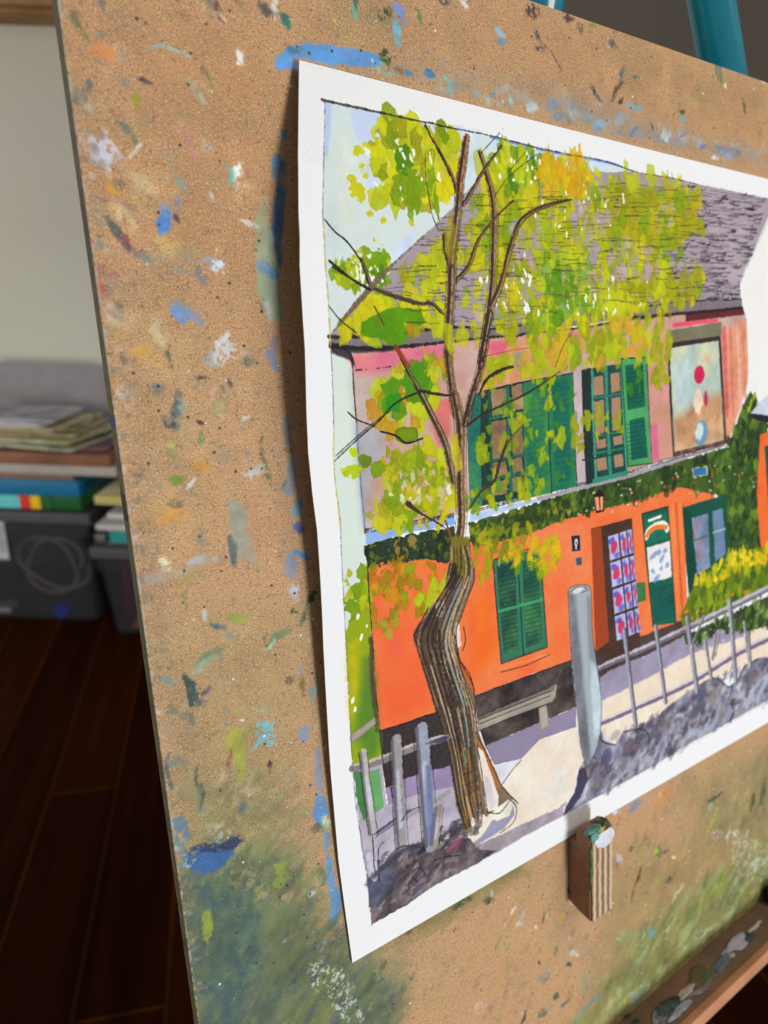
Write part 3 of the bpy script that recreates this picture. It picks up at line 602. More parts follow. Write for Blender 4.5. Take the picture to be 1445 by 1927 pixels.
    for ci, (u0, u1) in enumerate(((0, .43), (.5, .76), (.82, 1))):
        for ri in range(4):
            A = np.array((1144, 1008.)); B = np.array((1188, 994.)); D = np.array((1161, 1209.)); E = np.array((1206, 1192.))
            f = lambda u, v: tuple((A * (1 - u) + B * u) * (1 - v) + (D * (1 - u) + E * u) * v)
            v0 = ri * .25 + .008; v1 = v0 + .225
            P([f(u0, v0), f(u1, v0), f(u1, v1), f(u0, v1)], (176, 178, 216), rough=.15, var=.1)
            m = f((u0 + u1) / 2, (v0 + v1) / 2); n_ = f((u0 * .7 + u1 * .3), v0 + .05); o_ = f((u0 * .3 + u1 * .7), v0 + .19)
            c.dab(n_, 1.8 * (u1 - u0) / .4, 1.5, 0, (62, 78, 176), alpha=.8, rough=.6, soft=.4); c.dab(o_, 1.8 * (u1 - u0) / .4, 1.6, 0, (84, 84, 170), alpha=.7, rough=.6, soft=.4)
            c.dab(m, 2.2 * (u1 - u0) / .4, 3.0, 0, (196, 48, 86), alpha=.9, rough=.5, soft=.3)
    P([(1197, 1098), (1214, 1095), (1215, 1129), (1200, 1134)], (58, 120, 66), rough=.2, edge=.3)
    # green door leaf with notices
    P([(1208, 967), (1257, 953), (1272, 1172), (1228, 1178)], (26, 96, 76), rough=.15, var=.15, edge=.3)
    P([(1213, 975), (1254, 964), (1257, 1012), (1215, 1024)], (30, 110, 88), rough=.2)
    Ln([(1221, 980), (1243, 972)], 1.3, (232, 226, 216), rough=.3)
    Ln([(1216, 1010), (1222, 998), (1235, 989), (1250, 987), (1255, 996)], 3.4, (228, 222, 206), rough=.4); Ln([(1217, 1008), (1224, 998), (1236, 992), (1254, 992)], 2.2, (238, 120, 50), rough=.3)
    c.dab((1238, 1008), 2.6, 1.1, -.3, (34, 100, 84), rough=.3)
    P([(1217, 1031), (1260, 1018), (1264, 1086), (1222, 1096)], (222, 220, 216), rough=.3, var=.06)
    for q in ((1230, 1046), (1240, 1040), (1252, 1036), (1245, 1052), (1228, 1075), (1244, 1070), (1256, 1064), (1236, 1088)): c.dab(q, RNG.uniform(1.2, 2.6), 1.2, RNG.uniform(-1, 1), (108, 140, 190), alpha=.75, rough=.8, soft=.3)
    P([(1226, 1108), (1265, 1098), (1270, 1160), (1232, 1170)], (18, 82, 74), rough=.2)
    for y in range(1108, 1165, 6): Ln([(1228, y + 3), (1267, y - 5)], .35, (60, 130, 100), alpha=.5)
    Ln([(1208, 967), (1257, 953), (1272, 1170)], .5, (16, 40, 34)); Ln([(1208, 967), (1229, 1180)], .8, (20, 56, 44))
    # pillar, big green window
    for x0, w, cc in ((1266, 2, (244, 132, 70)), (1274, 1.4, (196, 84, 40)), (1281, 1.8, (240, 130, 72)), (1288, 1.0, (120, 92, 50))):
        Ln([(x0 - 2, 948), (x0 + 10, 1150)], w, cc, rough=.3, alpha=.9)
    P([(1284, 955), (1366, 930), (1372, 1045), (1340, 1090), (1312, 1115), (1300, 1130), (1294, 1100)], (24, 84, 66), rough=.3, var=.15)
    P([(1284, 955), (1300, 965), (1312, 1100), (1300, 1130), (1292, 1080)], (16, 70, 58), rough=.2)
    P([(1302, 975), (1332, 966), (1336, 1068), (1312, 1082)], (112, 126, 154), rough=.4, var=.15, c2=(140, 150, 176)); P([(1340, 962), (1360, 957), (1366, 1042), (1346, 1056)], (108, 130, 158), rough=.4, var=.15)
    for q in ((1310, 990), (1318, 1020), (1316, 1045), (1308, 1010)): c.dab(q, 1.2, 2.4, .2, (186, 112, 80), alpha=.7, rough=.7, soft=.5)
    Ln([(1304, 1018), (1332, 1008)], 1.0, (60, 110, 110)); Ln([(1342, 1002), (1364, 995)], 1.0, (150, 180, 180))
    # yellow bush, hedge under it
    P([(1280, 1160), (1292, 1130), (1305, 1105), (1320, 1080), (1350, 1068), (1370, 1045), (1400, 1035), (1445, 1028), (1600, 1000), (1600, 1110), (1445, 1112), (1370, 1145), (1300, 1178), (1285, 1180)], (120, 140, 24), rough=.9, var=.3, c2=(86, 110, 26))
    S([(1310, 1095), (1325, 1075), (1350, 1068), (1370, 1045), (1400, 1034), (1445, 1028), (1445, 1062), (1380, 1075), (1330, 1105)], 90, [(222, 196, 20), (206, 184, 24), (232, 206, 40), (170, 170, 24)], (1., 2.4), rough=.8)
    S([(1285, 1165), (1320, 1110), (1445, 1060), (1445, 1110), (1300, 1175)], 110, [(96, 122, 24), (70, 96, 26), (140, 156, 26), (60, 84, 26)], (1., 2.6), rough=.8, alpha=(.5, .9))
    P([(1290, 1195), (1370, 1158), (1445, 1120), (1600, 1080), (1600, 1150), (1445, 1178), (1400, 1190), (1350, 1185), (1300, 1215)], (58, 74, 40), rough=.9, var=.3)
    S([(1285, 1200), (1370, 1158), (1445, 1122), (1445, 1180), (1400, 1195), (1350, 1190), (1300, 1225)], 90, [(58, 84, 34), (90, 120, 50), (44, 54, 34), (124, 150, 80)], (.9, 2.2), rough=.8, alpha=(.5, .9))
    for q in ((1292, 1152), (1310, 1168), (1322, 1150), (1378, 1120), (1402, 1114), (1438, 1040), (1436, 1055)): c.dab(q, 1.4, 1., 0, (232, 110, 48), rough=.7, alpha=.9)
    # railing and saplings
    def post(a, b, w, col=(158, 158, 168), dk=(96, 92, 104)):
        a = np.array(a, float); b = np.array(b, float)
        Ln([a + (1.5, 0), b + (1.5, 0)], w, dk, rough=.3); Ln([a - (1, 0), b - (1, 0)], w * .7, col, rough=.25, var=.2)
    Ln([(1124, 1260), (1150, 1248), (1230, 1213), (1300, 1180), (1370, 1146), (1445, 1108), (1520, 1072)], [2.2, 2.6, 3, 3.6, 4], (112, 104, 116), rough=.4); Ln([(1126, 1256), (1150, 1244), (1230, 1209), (1300, 1176), (1370, 1142), (1445, 1104), (1520, 1068)], [1.2, 1.5, 1.8, 2.2, 2.6], (176, 172, 180), rough=.5, var=.15)
    Ln([(1124, 1258), (1118, 1290), (1122, 1320)], 1.4, (110, 106, 130), rough=.3)
    Ln([(1132, 1362), (1200, 1332), (1300, 1286), (1380, 1236), (1445, 1204), (1520, 1166)], [1.8, 2.2, 2.6, 3.2], (116, 104, 132), rough=.5); Ln([(1132, 1356), (1200, 1325), (1300, 1279), (1380, 1229), (1445, 1197)], [.8, 1., 1.4, 1.8], (206, 196, 196), rough=.5)
    for a, b, w in (((1174, 1186), (1196, 1366), 2.4), ((1233, 1178), (1252, 1322), 2.2), ((1292, 1162), (1311, 1302), 3.2), ((1372, 1130), (1384, 1282), 3.4)): post(a, b, w)
    for a, b, w in (((1324, 1158), (1302, 1215), 1.2), ((1326, 1205), (1338, 1278), 1.8), ((1346, 1195), (1340, 1240), 1.6), ((1400, 1170), (1410, 1256), 2.), ((1408, 1190), (1412, 1255), 1.6), ((1352, 1195), (1345, 1235), 1.)): post(a, b, w, (170, 168, 172), (100, 92, 92))
    for k in range(26): c.dab((RNG.uniform(1300, 1440), RNG.uniform(1150, 1240)), .6, .35, -.5, (226, 226, 226), alpha=.7, rough=.4)
    # big bollard
    boll = [(1069, 1112), (1076, 1104), (1098, 1100), (1110, 1106), (1113, 1130), (1115, 1196), (1123, 1252), (1132, 1320), (1129, 1381), (1118, 1420), (1102, 1440), (1092, 1397), (1085, 1320), (1075, 1227), (1071, 1160)]
    P(boll, (168, 176, 180), sm=True, rough=.15, var=.1, c2=(150, 162, 168), edge=.2)
    P([(1069, 1116), (1082, 1120), (1090, 1200), (1100, 1300), (1112, 1425), (1102, 1440), (1092, 1397), (1085, 1320), (1075, 1227)], (96, 94, 100), alpha=.85, rough=.6, soft=1.2, c2=(120, 124, 130))
    P([(1104, 1120), (1112, 1125), (1115, 1196), (1122, 1260), (1112, 1290), (1106, 1200)], (118, 120, 128), alpha=.6, rough=.5, soft=1)
    P([(1110, 1240), (1124, 1258), (1132, 1325), (1128, 1382), (1118, 1390), (1112, 1300)], (190, 206, 212), alpha=.8, rough=.5, soft=.8)
    c.dab((1088, 1110), 3.4, 1.3, -.2, (214, 206, 204), rough=.3); Ln([(1073, 1114), (1084, 1106), (1098, 1104), (1106, 1110), (1094, 1116)], .35, INK, wob=.15, alpha=.7)
    Ln(boll + [boll[0]], .35, (40, 36, 44), wob=.1, rough=.1, alpha=.6)
    # bench
    P([(899, 1352), (960, 1325), (1030, 1297), (1048, 1288), (1046, 1310), (1037, 1323), (960, 1350), (900, 1376)], (160, 150, 136), rough=.2, var=.15, edge=.2)
    P([(897, 1352), (1030, 1297), (1046, 1287), (1042, 1300), (960, 1332), (898, 1358)], (128, 116, 106), rough=.3)
    P([(1013, 1332), (1029, 1326), (1033, 1366), (1017, 1376)], (172, 158, 146), rough=.2, edge=.3)
    for o in (0, 9, 22): Ln([(900, 1354 + o), (960, 1330 + o), (1036, 1300 + o)], .35, INK, wob=.12, alpha=.8)
    # foliage masses
    P([(712, 250), (722, 222), (752, 216), (800, 236), (850, 250), (856, 280), (846, 330), (850, 380), (800, 388), (772, 372), (760, 388), (742, 352), (722, 360), (712, 330), (722, 300), (700, 296), (716, 276)], (186, 192, 22), alpha=.9, rough=1.4, soft=.15, var=.2, c2=(206, 196, 30), dry=.1)
    P([(1020, 320), (1300, 370), (1300, 440), (1200, 500), (1290, 540), (1150, 600), (960, 610), (900, 500), (960, 380)], (172, 178, 40), alpha=.45, rough=2.5, soft=.8, var=.2, dry=.25)
    S([(690, 300), (700, 240), (725, 215), (790, 235), (850, 250), (872, 300), (860, 345), (830, 385), (740, 390), (700, 370), (706, 335)], 120, [LIME, YEL, YEL, MID, LIME, OLV, (196, 196, 24)], (1.1, 2.5))
    S([(760, 300), (800, 300), (830, 340), (770, 390), (735, 360)], 22, [DEEP, MID, MID], (1.4, 2.6))
    S([(720, 225), (850, 240), (855, 280), (740, 290)], 14, [MID, OLV], (1.0, 2.2))
    for q, r in (((671, 362), 2.5), ((675, 355), 1.6), ((662, 338), 1.4), ((685, 322), 1.7), ((676, 285), 1.6), ((690, 276), 1.3), ((696, 405), 1.0), ((718, 414), .9), ((704, 450), 1.), ((690, 500), 1.3), ((772, 420), 1.)): c.dab(q, r * 1.2, r, .5, (190, 188, 30), rough=.9, dry=.25)
    S([(635, 495), (700, 470), (735, 480), (728, 530), (690, 545), (650, 540), (630, 520)], 55, [LIME, MID, (150, 170, 30), YEL], (.8, 1.9), dry=.35)
    S([(690, 485), (725, 484), (716, 545), (695, 535)], 10, [(120, 160, 22), DEEP], (1.6, 2.4))
    S([(740, 520), (830, 455), (860, 480), (850, 540), (790, 520)], 40, [LIME, YEL, OLV, MID], (1.2, 2.4), alpha=(.5, .85))
    S([(648, 610), (700, 560), (760, 560), (830, 590), (825, 620), (700, 628), (640, 630)], 60, [YEL, (180, 200, 10), OLV, LIME, (160, 130, 20)], (1.1, 2.6), alpha=(.6, .92))
    P([(678, 630), (682, 606), (708, 590), (740, 578), (790, 582), (803, 608), (790, 612), (760, 606), (770, 640), (745, 655), (718, 640)], (86, 142, 14), alpha=.93, rough=.5, var=.15)
    S([(850, 400), (890, 380), (960, 350), (960, 620), (860, 640), (800, 600), (800, 500)], 120, [LIME, YEL, OLV, (190, 190, 24), MID], (1.2, 2.6), alpha=(.55, .88))
    big = [(905, 300), (945, 280), (1000, 292), (1050, 290), (1130, 312), (1190, 335), (1225, 340), (1270, 335), (1330, 372), (1328, 430), (1285, 462), (1262, 505), (1325, 505), (1322, 560), (1265, 585), (1230, 650), (1150, 690), (1060, 680), (1000, 640), (940, 640), (905, 520), (890, 400)]
    c.scatter(big, 520, [LIME, YEL, OLV, (168, 178, 20), (196, 186, 20), MID, (150, 168, 20), (186, 190, 24)], (1.3, 3.1), alpha=(.55, .88), ang=(1.2, 1.9), asp=(1, 2))
    S([(930, 290), (990, 280), (1040, 310), (1000, 340), (950, 360)], 42, [MID, DEEP, LIME, (140, 170, 20)], (1.1, 2.4))
    S([(1010, 300), (1090, 290), (1120, 330), (1080, 390), (1020, 360)], 55, [GOLD, (214, 160, 20), YEL, (200, 160, 24)], (1.2, 2.6), alpha=(.6, .9))
    S([(1150, 340), (1320, 370), (1320, 440), (1240, 470), (1140, 440)], 110, [OLV, (160, 160, 20), (146, 158, 22), (180, 160, 24), MID], (1.4, 3), alpha=(.55, .85))
    S([(1010, 480), (1110, 470), (1110, 600), (1020, 620)], 75, [MID, (96, 146, 24), LIME, (120, 160, 70), DEEP], (1.3, 2.8), alpha=(.5, .85))
    S([(1120, 520), (1320, 500), (1315, 560), (1130, 590)], 90, [(170, 170, 20), OLV, (190, 180, 30), LIME], (1.3, 2.8), alpha=(.5, .85))
    for poly, n in (([(1080, 380), (1150, 400), (1140, 440), (1060, 430)], 18), ([(960, 420), (1010, 440), (1000, 500), (950, 480)], 14), ([(1110, 470), (1230, 470), (1250, 510), (1120, 530)], 34), ([(905, 480), (945, 470), (940, 600), (900, 600)], 10)):
        S(poly, n, [(176, 158, 166), (186, 164, 168), (160, 148, 152)], (.9, 2.2), alpha=(.6, .9))
    for k in range(330):                                       # ink tile lines still show through the leaves
        x = RNG.uniform(760, 1330); t = RNG.uniform(.08, .98); q = roofpt(x, t)
        if q[1] < np.interp(x, gable[:, 0], gable[:, 1]) + 4: continue
        L = RNG.uniform(12, 42)
        Ln([(q[0] - L / 2, q[1] + RNG.normal(0, 1)), (q[0], q[1] + RNG.normal(0, 1.2)), (q[0] + L / 2, q[1] + RNG.normal(0, 1))], RNG.uniform(.14, .28), (54, 44, 40), alpha=RNG.uniform(.35, .75), rough=.12)
    for k in range(170):                                       # unpainted paper sparkling through
        a = [(760, 310, 75, 60), (690, 510, 45, 30), (1000, 310, 70, 45), (1090, 400, 110, 60), (970, 540, 60, 60), (1120, 560, 80, 40)][RNG.integers(6)]
        x, y = RNG.normal(a[0], a[2] * .55), RNG.normal(a[1], a[3] * .55)
        if RNG.random() < .8: c.dab((x, y), RNG.uniform(.3, 1.2), RNG.uniform(.2, .6), RNG.uniform(.6, 2.2), WHT, rough=.7, alpha=.95)
    S([(1000, 640), (1090, 625), (1180, 600), (1260, 612), (1262, 680), (1225, 690), (1170, 672), (1095, 690), (1040, 715), (985, 710)], 130, [(160, 180, 24), LIME, (140, 156, 24), (190, 170, 30), (206, 150, 60)], (1.1, 2.6), alpha=(.55, .9))
    S([(1225, 660), (1262, 640), (1258, 720), (1236, 740)], 26, [(150, 158, 24), (168, 170, 24), OLV], (1.2, 2.4))
    S([(905, 680), (990, 660), (1000, 715), (910, 740)], 34, [LIME, (160, 170, 24), (200, 150, 60), GOLD], (.9, 2.1), alpha=(.6, .9))
    S([(905, 750), (990, 730), (1080, 720), (1080, 900), (1000, 930), (905, 945)], 85, [(150, 170, 20), (176, 180, 20), (96, 140, 40), (60, 120, 50)], (.9, 2.2), alpha=(.45, .85))
    S([(1105, 780), (1172, 770), (1172, 815), (1110, 822)], 16, [(176, 170, 20), (150, 160, 24)], (1.1, 2.)); S([(1075, 790), (1098, 780), (1096, 860), (1082, 850)], 10, [(170, 150, 30), OLV], (1, 2))
    S([(1172, 700), (1212, 690), (1210, 730), (1180, 735)], 7, [(80, 140, 40), (110, 150, 40)], (1.1, 2), alpha=(.5, .8))
    S([(700, 735), (740, 700), (800, 680), (850, 650), (850, 700), (800, 790), (730, 830), (700, 780)], 70, [(150, 168, 20), MID, (190, 150, 30), LIME, (180, 130, 40)], (1.2, 2.6), alpha=(.6, .92))
    S([(725, 735), (755, 700), (800, 680), (805, 730), (750, 780), (728, 770)], 16, [DEEP, (84, 146, 20), DEEP], (1.5, 2.8))
    P([(726, 750), (740, 735), (754, 740), (752, 776), (724, 772)], (52, 136, 30), rough=.3); P([(716, 724), (738, 716), (752, 722), (746, 740), (720, 736)], (88, 142, 20), rough=.4)
    P([(744, 810), (758, 802), (786, 806), (786, 826), (760, 836), (744, 826)], (112, 136, 16), rough=.3, edge=.3); P([(774, 690), (796, 680), (800, 692), (790, 730), (766, 736), (752, 720)], (78, 136, 22), rough=.4)
    S([(680, 880), (730, 850), (800, 840), (850, 870), (856, 960), (800, 985), (690, 995), (690, 970), (730, 940), (725, 900)], 150, [(160, 178, 20), (186, 186, 20), OLV, MID, (200, 180, 40), LIME], (1.1, 2.5), alpha=(.65, .95))
    S([(730, 930), (760, 880), (840, 880), (850, 950), (760, 960)], 26, [(222, 220, 176), (206, 190, 170), WHT], (.5, 1.5), alpha=(.6, .9))
    for q in ((664, 851), (660, 886), (668, 892), (672, 880), (650, 890)): c.dab(q, 1.7, 1.3, .5, (176, 196, 30), rough=.6)
    c.dab((688, 868), 2.4, 2.2, .5, (112, 132, 28), rough=.6)
    S([(870, 930), (980, 905), (1040, 900), (1040, 925), (960, 950), (880, 965)], 28, [(150, 170, 24), (190, 180, 24), (110, 150, 30)], (.8, 1.8), alpha=(.5, .85))
    S([(690, 1060), (790, 1060), (846, 1080), (846, 1130), (800, 1160), (760, 1140), (740, 1180), (700, 1180)], 75, [(186, 130, 20), (150, 130, 16), (206, 140, 20), (140, 150, 20), (170, 110, 24)], (1.0, 2.1), alpha=(.7, .95))
    S([(780, 1120), (840, 1085), (848, 1130), (800, 1150)], 16, [LIME, (176, 186, 20), GOLD], (1.1, 2.))
    S([(884, 1000), (1000, 990), (1015, 1030), (935, 1050), (925, 1100), (890, 1090)], 46, [(150, 160, 20), (180, 170, 20), (120, 130, 24), (200, 160, 40)], (.9, 2.), alpha=(.5, .85))
    S([(1015, 1010), (1045, 1015), (1048, 1060), (1030, 1090), (1018, 1080)], 16, [(206, 180, 20), (196, 170, 24), (170, 170, 24)], (1.2, 2.2), alpha=(.5, .8))
    S([(720, 1150), (745, 1150), (748, 1200), (728, 1190)], 8, [(170, 160, 50), (140, 150, 30)], (1, 1.8))
    # ---- trees
    br = (104, 84, 62)
    def limb(pts, w, col=br, dk=(62, 46, 38), lt=(164, 140, 106)):
        p = np.array(pts, float); w = np.atleast_1d(np.array(w, float)) * .86; p = smooth(p + RNG.normal(0, .8, p.shape)); w = np.interp(np.linspace(0, 1, len(p)), np.linspace(0, 1, len(w)), w)
        Ln(p, w, col, rough=.3, var=.3, alpha=.9); Ln(p - (2.0, 0), w * .4, dk, rough=.45, alpha=.75, soft=.3, dry=.08); Ln(p + (1.8, 0), w * .22, lt, rough=.3, alpha=.6, dry=.3)
        for sg in (-1, 1): Ln(p + np.stack([sg * w * 2.7, w * 0], 1), .24, INK, alpha=.6, wob=.12, dry=.1)
    limb([(904, 285), (918, 335), (929, 391), (928, 488), (924, 543), (921, 588), (913, 638), (902, 698), (887, 754), (880, 795)], [1.2, 2.4, 3.2, 3.2, 3.6, 3.8, 3.4, 3.0, 2.8], (128, 104, 76))
    limb([(1075, 376), (1040, 383), (1000, 400), (975, 426), (957, 479), (941, 539), (925, 577)], [.8, 2., 2.4, 2.0, 2.2, 2.4], (130, 98, 40))
    limb([(921, 590), (913, 640), (904, 690)], [3.6, 3.4, 3], (62, 50, 34))
    limb([(744, 651), (766, 693), (788, 732), (813, 781), (838, 837), (854, 906)], [1., 1.4, 2.2, 2.4, 3.0, 2.6], (110, 94, 66))
    limb([(697, 541), (740, 555), (790, 572), (812, 570), (835, 590)], [1.6, 1.8, 1.4, 1.0], (110, 100, 70))
    limb([(680, 485), (690, 515), (698, 541)], [.8, 1.2, 1.4], (120, 110, 60)); Ln([(621, 632), (660, 584), (690, 550), (730, 507), (760, 478), (807, 435)], [.3, 1.6, 1.8, .5, .4], (112, 96, 84), rough=.3, alpha=.8)
    limb([(966, 378), (935, 410), (900, 450), (882, 500), (860, 528)], [.5, .8, 1.2, 1.6, 1.8], (124, 96, 48)); limb([(945, 275), (912, 320), (884, 365), (872, 385)], [.5, 1.2, 1.6, 1.6], (120, 88, 60))
    limb([(800, 235), (830, 290), (850, 330), (862, 372)], [.3, .8, 1.2, 1.4], (130, 100, 70)); limb([(835, 440), (838, 470), (845, 500)], [1.2, 1.4, 1.6], (120, 108, 50))
    limb([(878, 256), (872, 300), (868, 340), (864, 380)], [2.4, 3.4, 3.6, 3.6], (150, 92, 50)); limb([(864, 370), (857, 430), (850, 480), (847, 540), (845, 600), (842, 660), (848, 720), (858, 780)], [3.2, 3.6, 4., 4.2, 4., 3.4, 3.4, 3.8], (116, 90, 68))
    P([(845, 420), (858, 420), (856, 480), (846, 500), (838, 470)], (168, 160, 40), alpha=.6, rough=.6, soft=.6)
    P([(836, 610), (852, 612), (856, 660), (846, 672), (838, 650)], (176, 186, 20), alpha=.75, rough=.8, soft=.4)
    limb([(856, 740), (866, 800), (868, 860), (868, 920), (866, 980), (862, 1030)], [3.6, 5., 4.6, 4.4, 4.4, 5], (124, 98, 70)); limb([(902, 700), (886, 750), (874, 800)], [1.6, 2.2, 2.4], (84, 62, 48))
    P([(848, 820), (862, 815), (870, 880), (860, 890), (850, 860)], (186, 176, 30), alpha=.8, rough=.6, soft=.4)
    Ln([(965, 690), (940, 698), (915, 715), (900, 745)], [.8, 1.4, 1.2, .9], (60, 44, 36), rough=.35); Ln([(1052, 700), (1000, 735), (950, 760), (905, 782), (880, 800)], [.5, .8, .8, 1.], (58, 46, 40), rough=.25)
    Ln([(955, 830), (940, 870), (930, 905), (905, 925), (885, 955)], [1.3, 1.6, 1.2, 1., .8], (70, 56, 44), rough=.3); Ln([(985, 800), (965, 820), (955, 835)], [.6, 1.], (100, 90, 50), rough=.3)
    Ln([(790, 735), (825, 742), (850, 744)], .9, (60, 44, 40), rough=.3); Ln([(628, 869), (680, 820), (715, 790), (740, 762), (770, 745), (800, 735)], [.35, .5, .5, .6, .6], INK, wob=.2, alpha=.85); Ln([(632, 858), (690, 806), (735, 772)], .35, INK, wob=.15, alpha=.7)
    Ln([(655, 776), (672, 790), (705, 802)], .4, INK, wob=.1); Ln([(716, 812), (745, 820), (765, 834), (795, 825)], .6, INK, wob=.15); Ln([(768, 948), (790, 965), (825, 985), (845, 1000)], [2.2, .8, .6, .5], (70, 54, 46), rough=.3)
    Ln([(611, 413), (630, 436), (648, 450), (665, 470), (680, 492)], .42, INK, wob=.15); Ln([(620, 491), (645, 512), (672, 532), (697, 545)], [.8, .5, .8], INK, wob=.12); Ln([(625, 502), (660, 524), (690, 540)], .4, INK, wob=.12)
    Ln([(800, 232), (812, 262), (830, 290), (846, 330)], .3, INK, wob=.1); Ln([(618, 575), (640, 602), (670, 626)], .35, INK, wob=.1, alpha=.8); Ln([(800, 290), (802, 340), (812, 400), (824, 430)], .28, INK, alpha=.7, wob=.1)
    Ln([(704, 576), (722, 610)], .5, (110, 60, 30)); Ln([(745, 655), (770, 690)], [2., 1.2], (150, 60, 30), rough=.4, alpha=.8)
    Ln([(940, 250), (905, 288)], .35, INK, alpha=.7); Ln([(1010, 290), (960, 330), (930, 370)], .35, INK, alpha=.7); Ln([(990, 285), (955, 325)], .3, INK, alpha=.6); Ln([(1080, 620), (1060, 650), (1045, 690)], .4, INK, alpha=.6)
    Ln([(838, 980), (848, 1010), (856, 1040)], .8, (130, 80, 50))
    # the thick lower trunk
    tr = [(851, 1020), (845, 1055), (841, 1089), (846, 1100), (832, 1120), (822, 1132), (806, 1150), (790, 1175), (779, 1194), (786, 1222), (794, 1249), (808, 1292), (819, 1332), (832, 1370), (845, 1420), (854, 1470), (860, 1510), (870, 1545), (880, 1568),
          (888, 1560), (886, 1535), (902, 1548), (898, 1520), (914, 1536), (922, 1530), (912, 1495), (918, 1528), (940, 1530), (958, 1512), (967, 1504), (941, 1475), (925, 1435), (905, 1390), (895, 1346), (893, 1310), (890, 1290), (876, 1260), (866, 1244), (856, 1215), (858, 1190), (868, 1160), (882, 1120), (892, 1092), (892, 1069), (886, 1045), (882, 1020)]
    P(tr, (150, 130, 104), sm=True, rough=.2, var=.3, c2=(104, 84, 66))
    P([(779, 1194), (800, 1160), (822, 1136), (826, 1180), (812, 1230), (830, 1290), (846, 1350), (856, 1420), (866, 1500), (876, 1562), (860, 1510), (845, 1420), (819, 1332), (794, 1249)], (84, 66, 54), alpha=.85, sm=True, rough=.7, soft=.8, var=.3)
    P([(846, 1150), (858, 1130), (852, 1190), (858, 1240), (876, 1290), (884, 1340), (876, 1330), (856, 1290), (842, 1240), (838, 1190)], (70, 56, 48), alpha=.7, rough=.6, soft=.6)
    P([(826, 1200), (838, 1210), (846, 1260), (866, 1310), (872, 1360), (852, 1330), (830, 1270)], (186, 166, 132), alpha=.7, rough=.6, soft=.7)
    P([(852, 1010), (882, 1010), (888, 1060), (876, 1100), (850, 1100), (845, 1060)], (104, 96, 40), rough=.5, soft=.5, c2=(120, 110, 30), alpha=.9)
    P([(846, 1060), (858, 1060), (860, 1100), (846, 1110), (838, 1100)], (52, 40, 34), rough=.4, soft=.4)
    P([(812, 1140), (822, 1132), (820, 1160), (796, 1185), (782, 1192)], (56, 48, 48), rough=.3, soft=.4); P([(818, 1136), (836, 1124), (838, 1160), (822, 1164)], (186, 170, 148), rough=.4)
    P([(928 - 70, 1170), (864, 1175), (868, 1215), (858, 1220), (852, 1200)], (222, 204, 186), rough=.3)
    P([(852, 1102), (872, 1080), (864, 1130), (848, 1180), (846, 1230), (870, 1290), (886, 1340), (884, 1400), (870, 1360), (850, 1290), (836, 1230), (836, 1170)], (138, 140, 136), alpha=.85, rough=.6, soft=.8)
    P([(790, 1230), (810, 1280), (840, 1310), (868, 1350), (862, 1400), (840, 1360), (812, 1300)], (110, 92, 72), alpha=.7, rough=.6, soft=.8)
    P([(846, 1300), (866, 1330), (872, 1400), (862, 1480), (850, 1420), (846, 1350)], (96, 84, 66), alpha=.75, rough=.6, soft=.8)
    P([(868, 1400), (884, 1420), (896, 1500), (888, 1540), (878, 1565), (868, 1510), (862, 1450)], (172, 118, 58), alpha=.9, rough=.5, soft=.5)
    P([(896, 1378), (908, 1400), (928, 1440), (944, 1478), (936, 1486), (914, 1440), (896, 1400)], (166, 108, 54), rough=.3)
    P([(898, 1404), (908, 1412), (926, 1460), (938, 1498), (936, 1526), (918, 1526), (910, 1480), (900, 1440)], (224, 210, 196), rough=.3, var=.06)
    P([(912, 1460), (920, 1465), (934, 1510), (925, 1524), (914, 1500)], (196, 188, 196), alpha=.8, rough=.5)
    P([(936, 1520), (955, 1505), (967, 1505), (960, 1535), (935, 1545), (918, 1535)], (222, 216, 196), rough=.3)
    Ln([(874, 1340), (878, 1380), (876, 1420), (868, 1450)], [1.4, 1.8, 1.6, .8], (84, 150, 156), alpha=.7, rough=.4, soft=.5); Ln([(848, 1260), (862, 1290), (872, 1320)], 1.2, (96, 156, 172), alpha=.6, soft=.5, rough=.4)
    Ln([(862, 1240), (880, 1275), (892, 1300)], 1.6, (206, 96, 40), rough=.3, alpha=.8)
    rng = np.random.default_rng(5)
    Lc = np.array([(851, 1030), (845, 1085), (790, 1185), (796, 1249), (820, 1332), (846, 1420), (862, 1510), (878, 1560)]); Rc = np.array([(880, 1030), (890, 1085), (858, 1190), (866, 1249), (893, 1332), (898, 1400), (905, 1480), (912, 1530)])
    for k in range(46):
        u = rng.random(); a, b = sorted(rng.integers(0, 8, 2));
        if b - a < 2: b = min(7, a + 3); a = b - 3
        pts = [(Lc[i] * (1 - u) + Rc[i] * u) + (rng.normal(0, 1.3), 0) for i in range(a, b + 1)]
        Ln(pts, rng.uniform(.25, 1.3), [(50, 38, 32), (64, 54, 44), (190, 168, 132), (40, 34, 34), (92, 76, 56)][rng.integers(5)], alpha=rng.uniform(.45, .85), rough=.3, wob=.12)
    for a in ([(779, 1194), (786, 1222), (794, 1249), (808, 1292), (819, 1332), (832, 1370), (845, 1420), (854, 1470), (870, 1545)], [(892, 1069), (892, 1092), (882, 1120), (868, 1160), (858, 1190), (866, 1244), (890, 1290), (895, 1346)], [(779, 1194), (800, 1155), (806, 1143)], [(895, 1378), (925, 1438), (945, 1480), (975, 1512)],
              [(898, 1404), (906, 1450), (918, 1530)], [(918, 1528), (940, 1530), (960, 1505), (972, 1520), (966, 1548), (940, 1568)], [(872, 1180), (876, 1205), (870, 1225)], [(866, 1244), (884, 1270), (892, 1300)], [(981, 1430), (962, 1452), (945, 1476)]):
        Ln(a, .45, INK, rough=.15, wob=.15, alpha=.8)
    # front fence
    P([(658, 1385), (706, 1348), (708, 1362), (660, 1400)], (168, 158, 146), rough=.25, edge=.2)
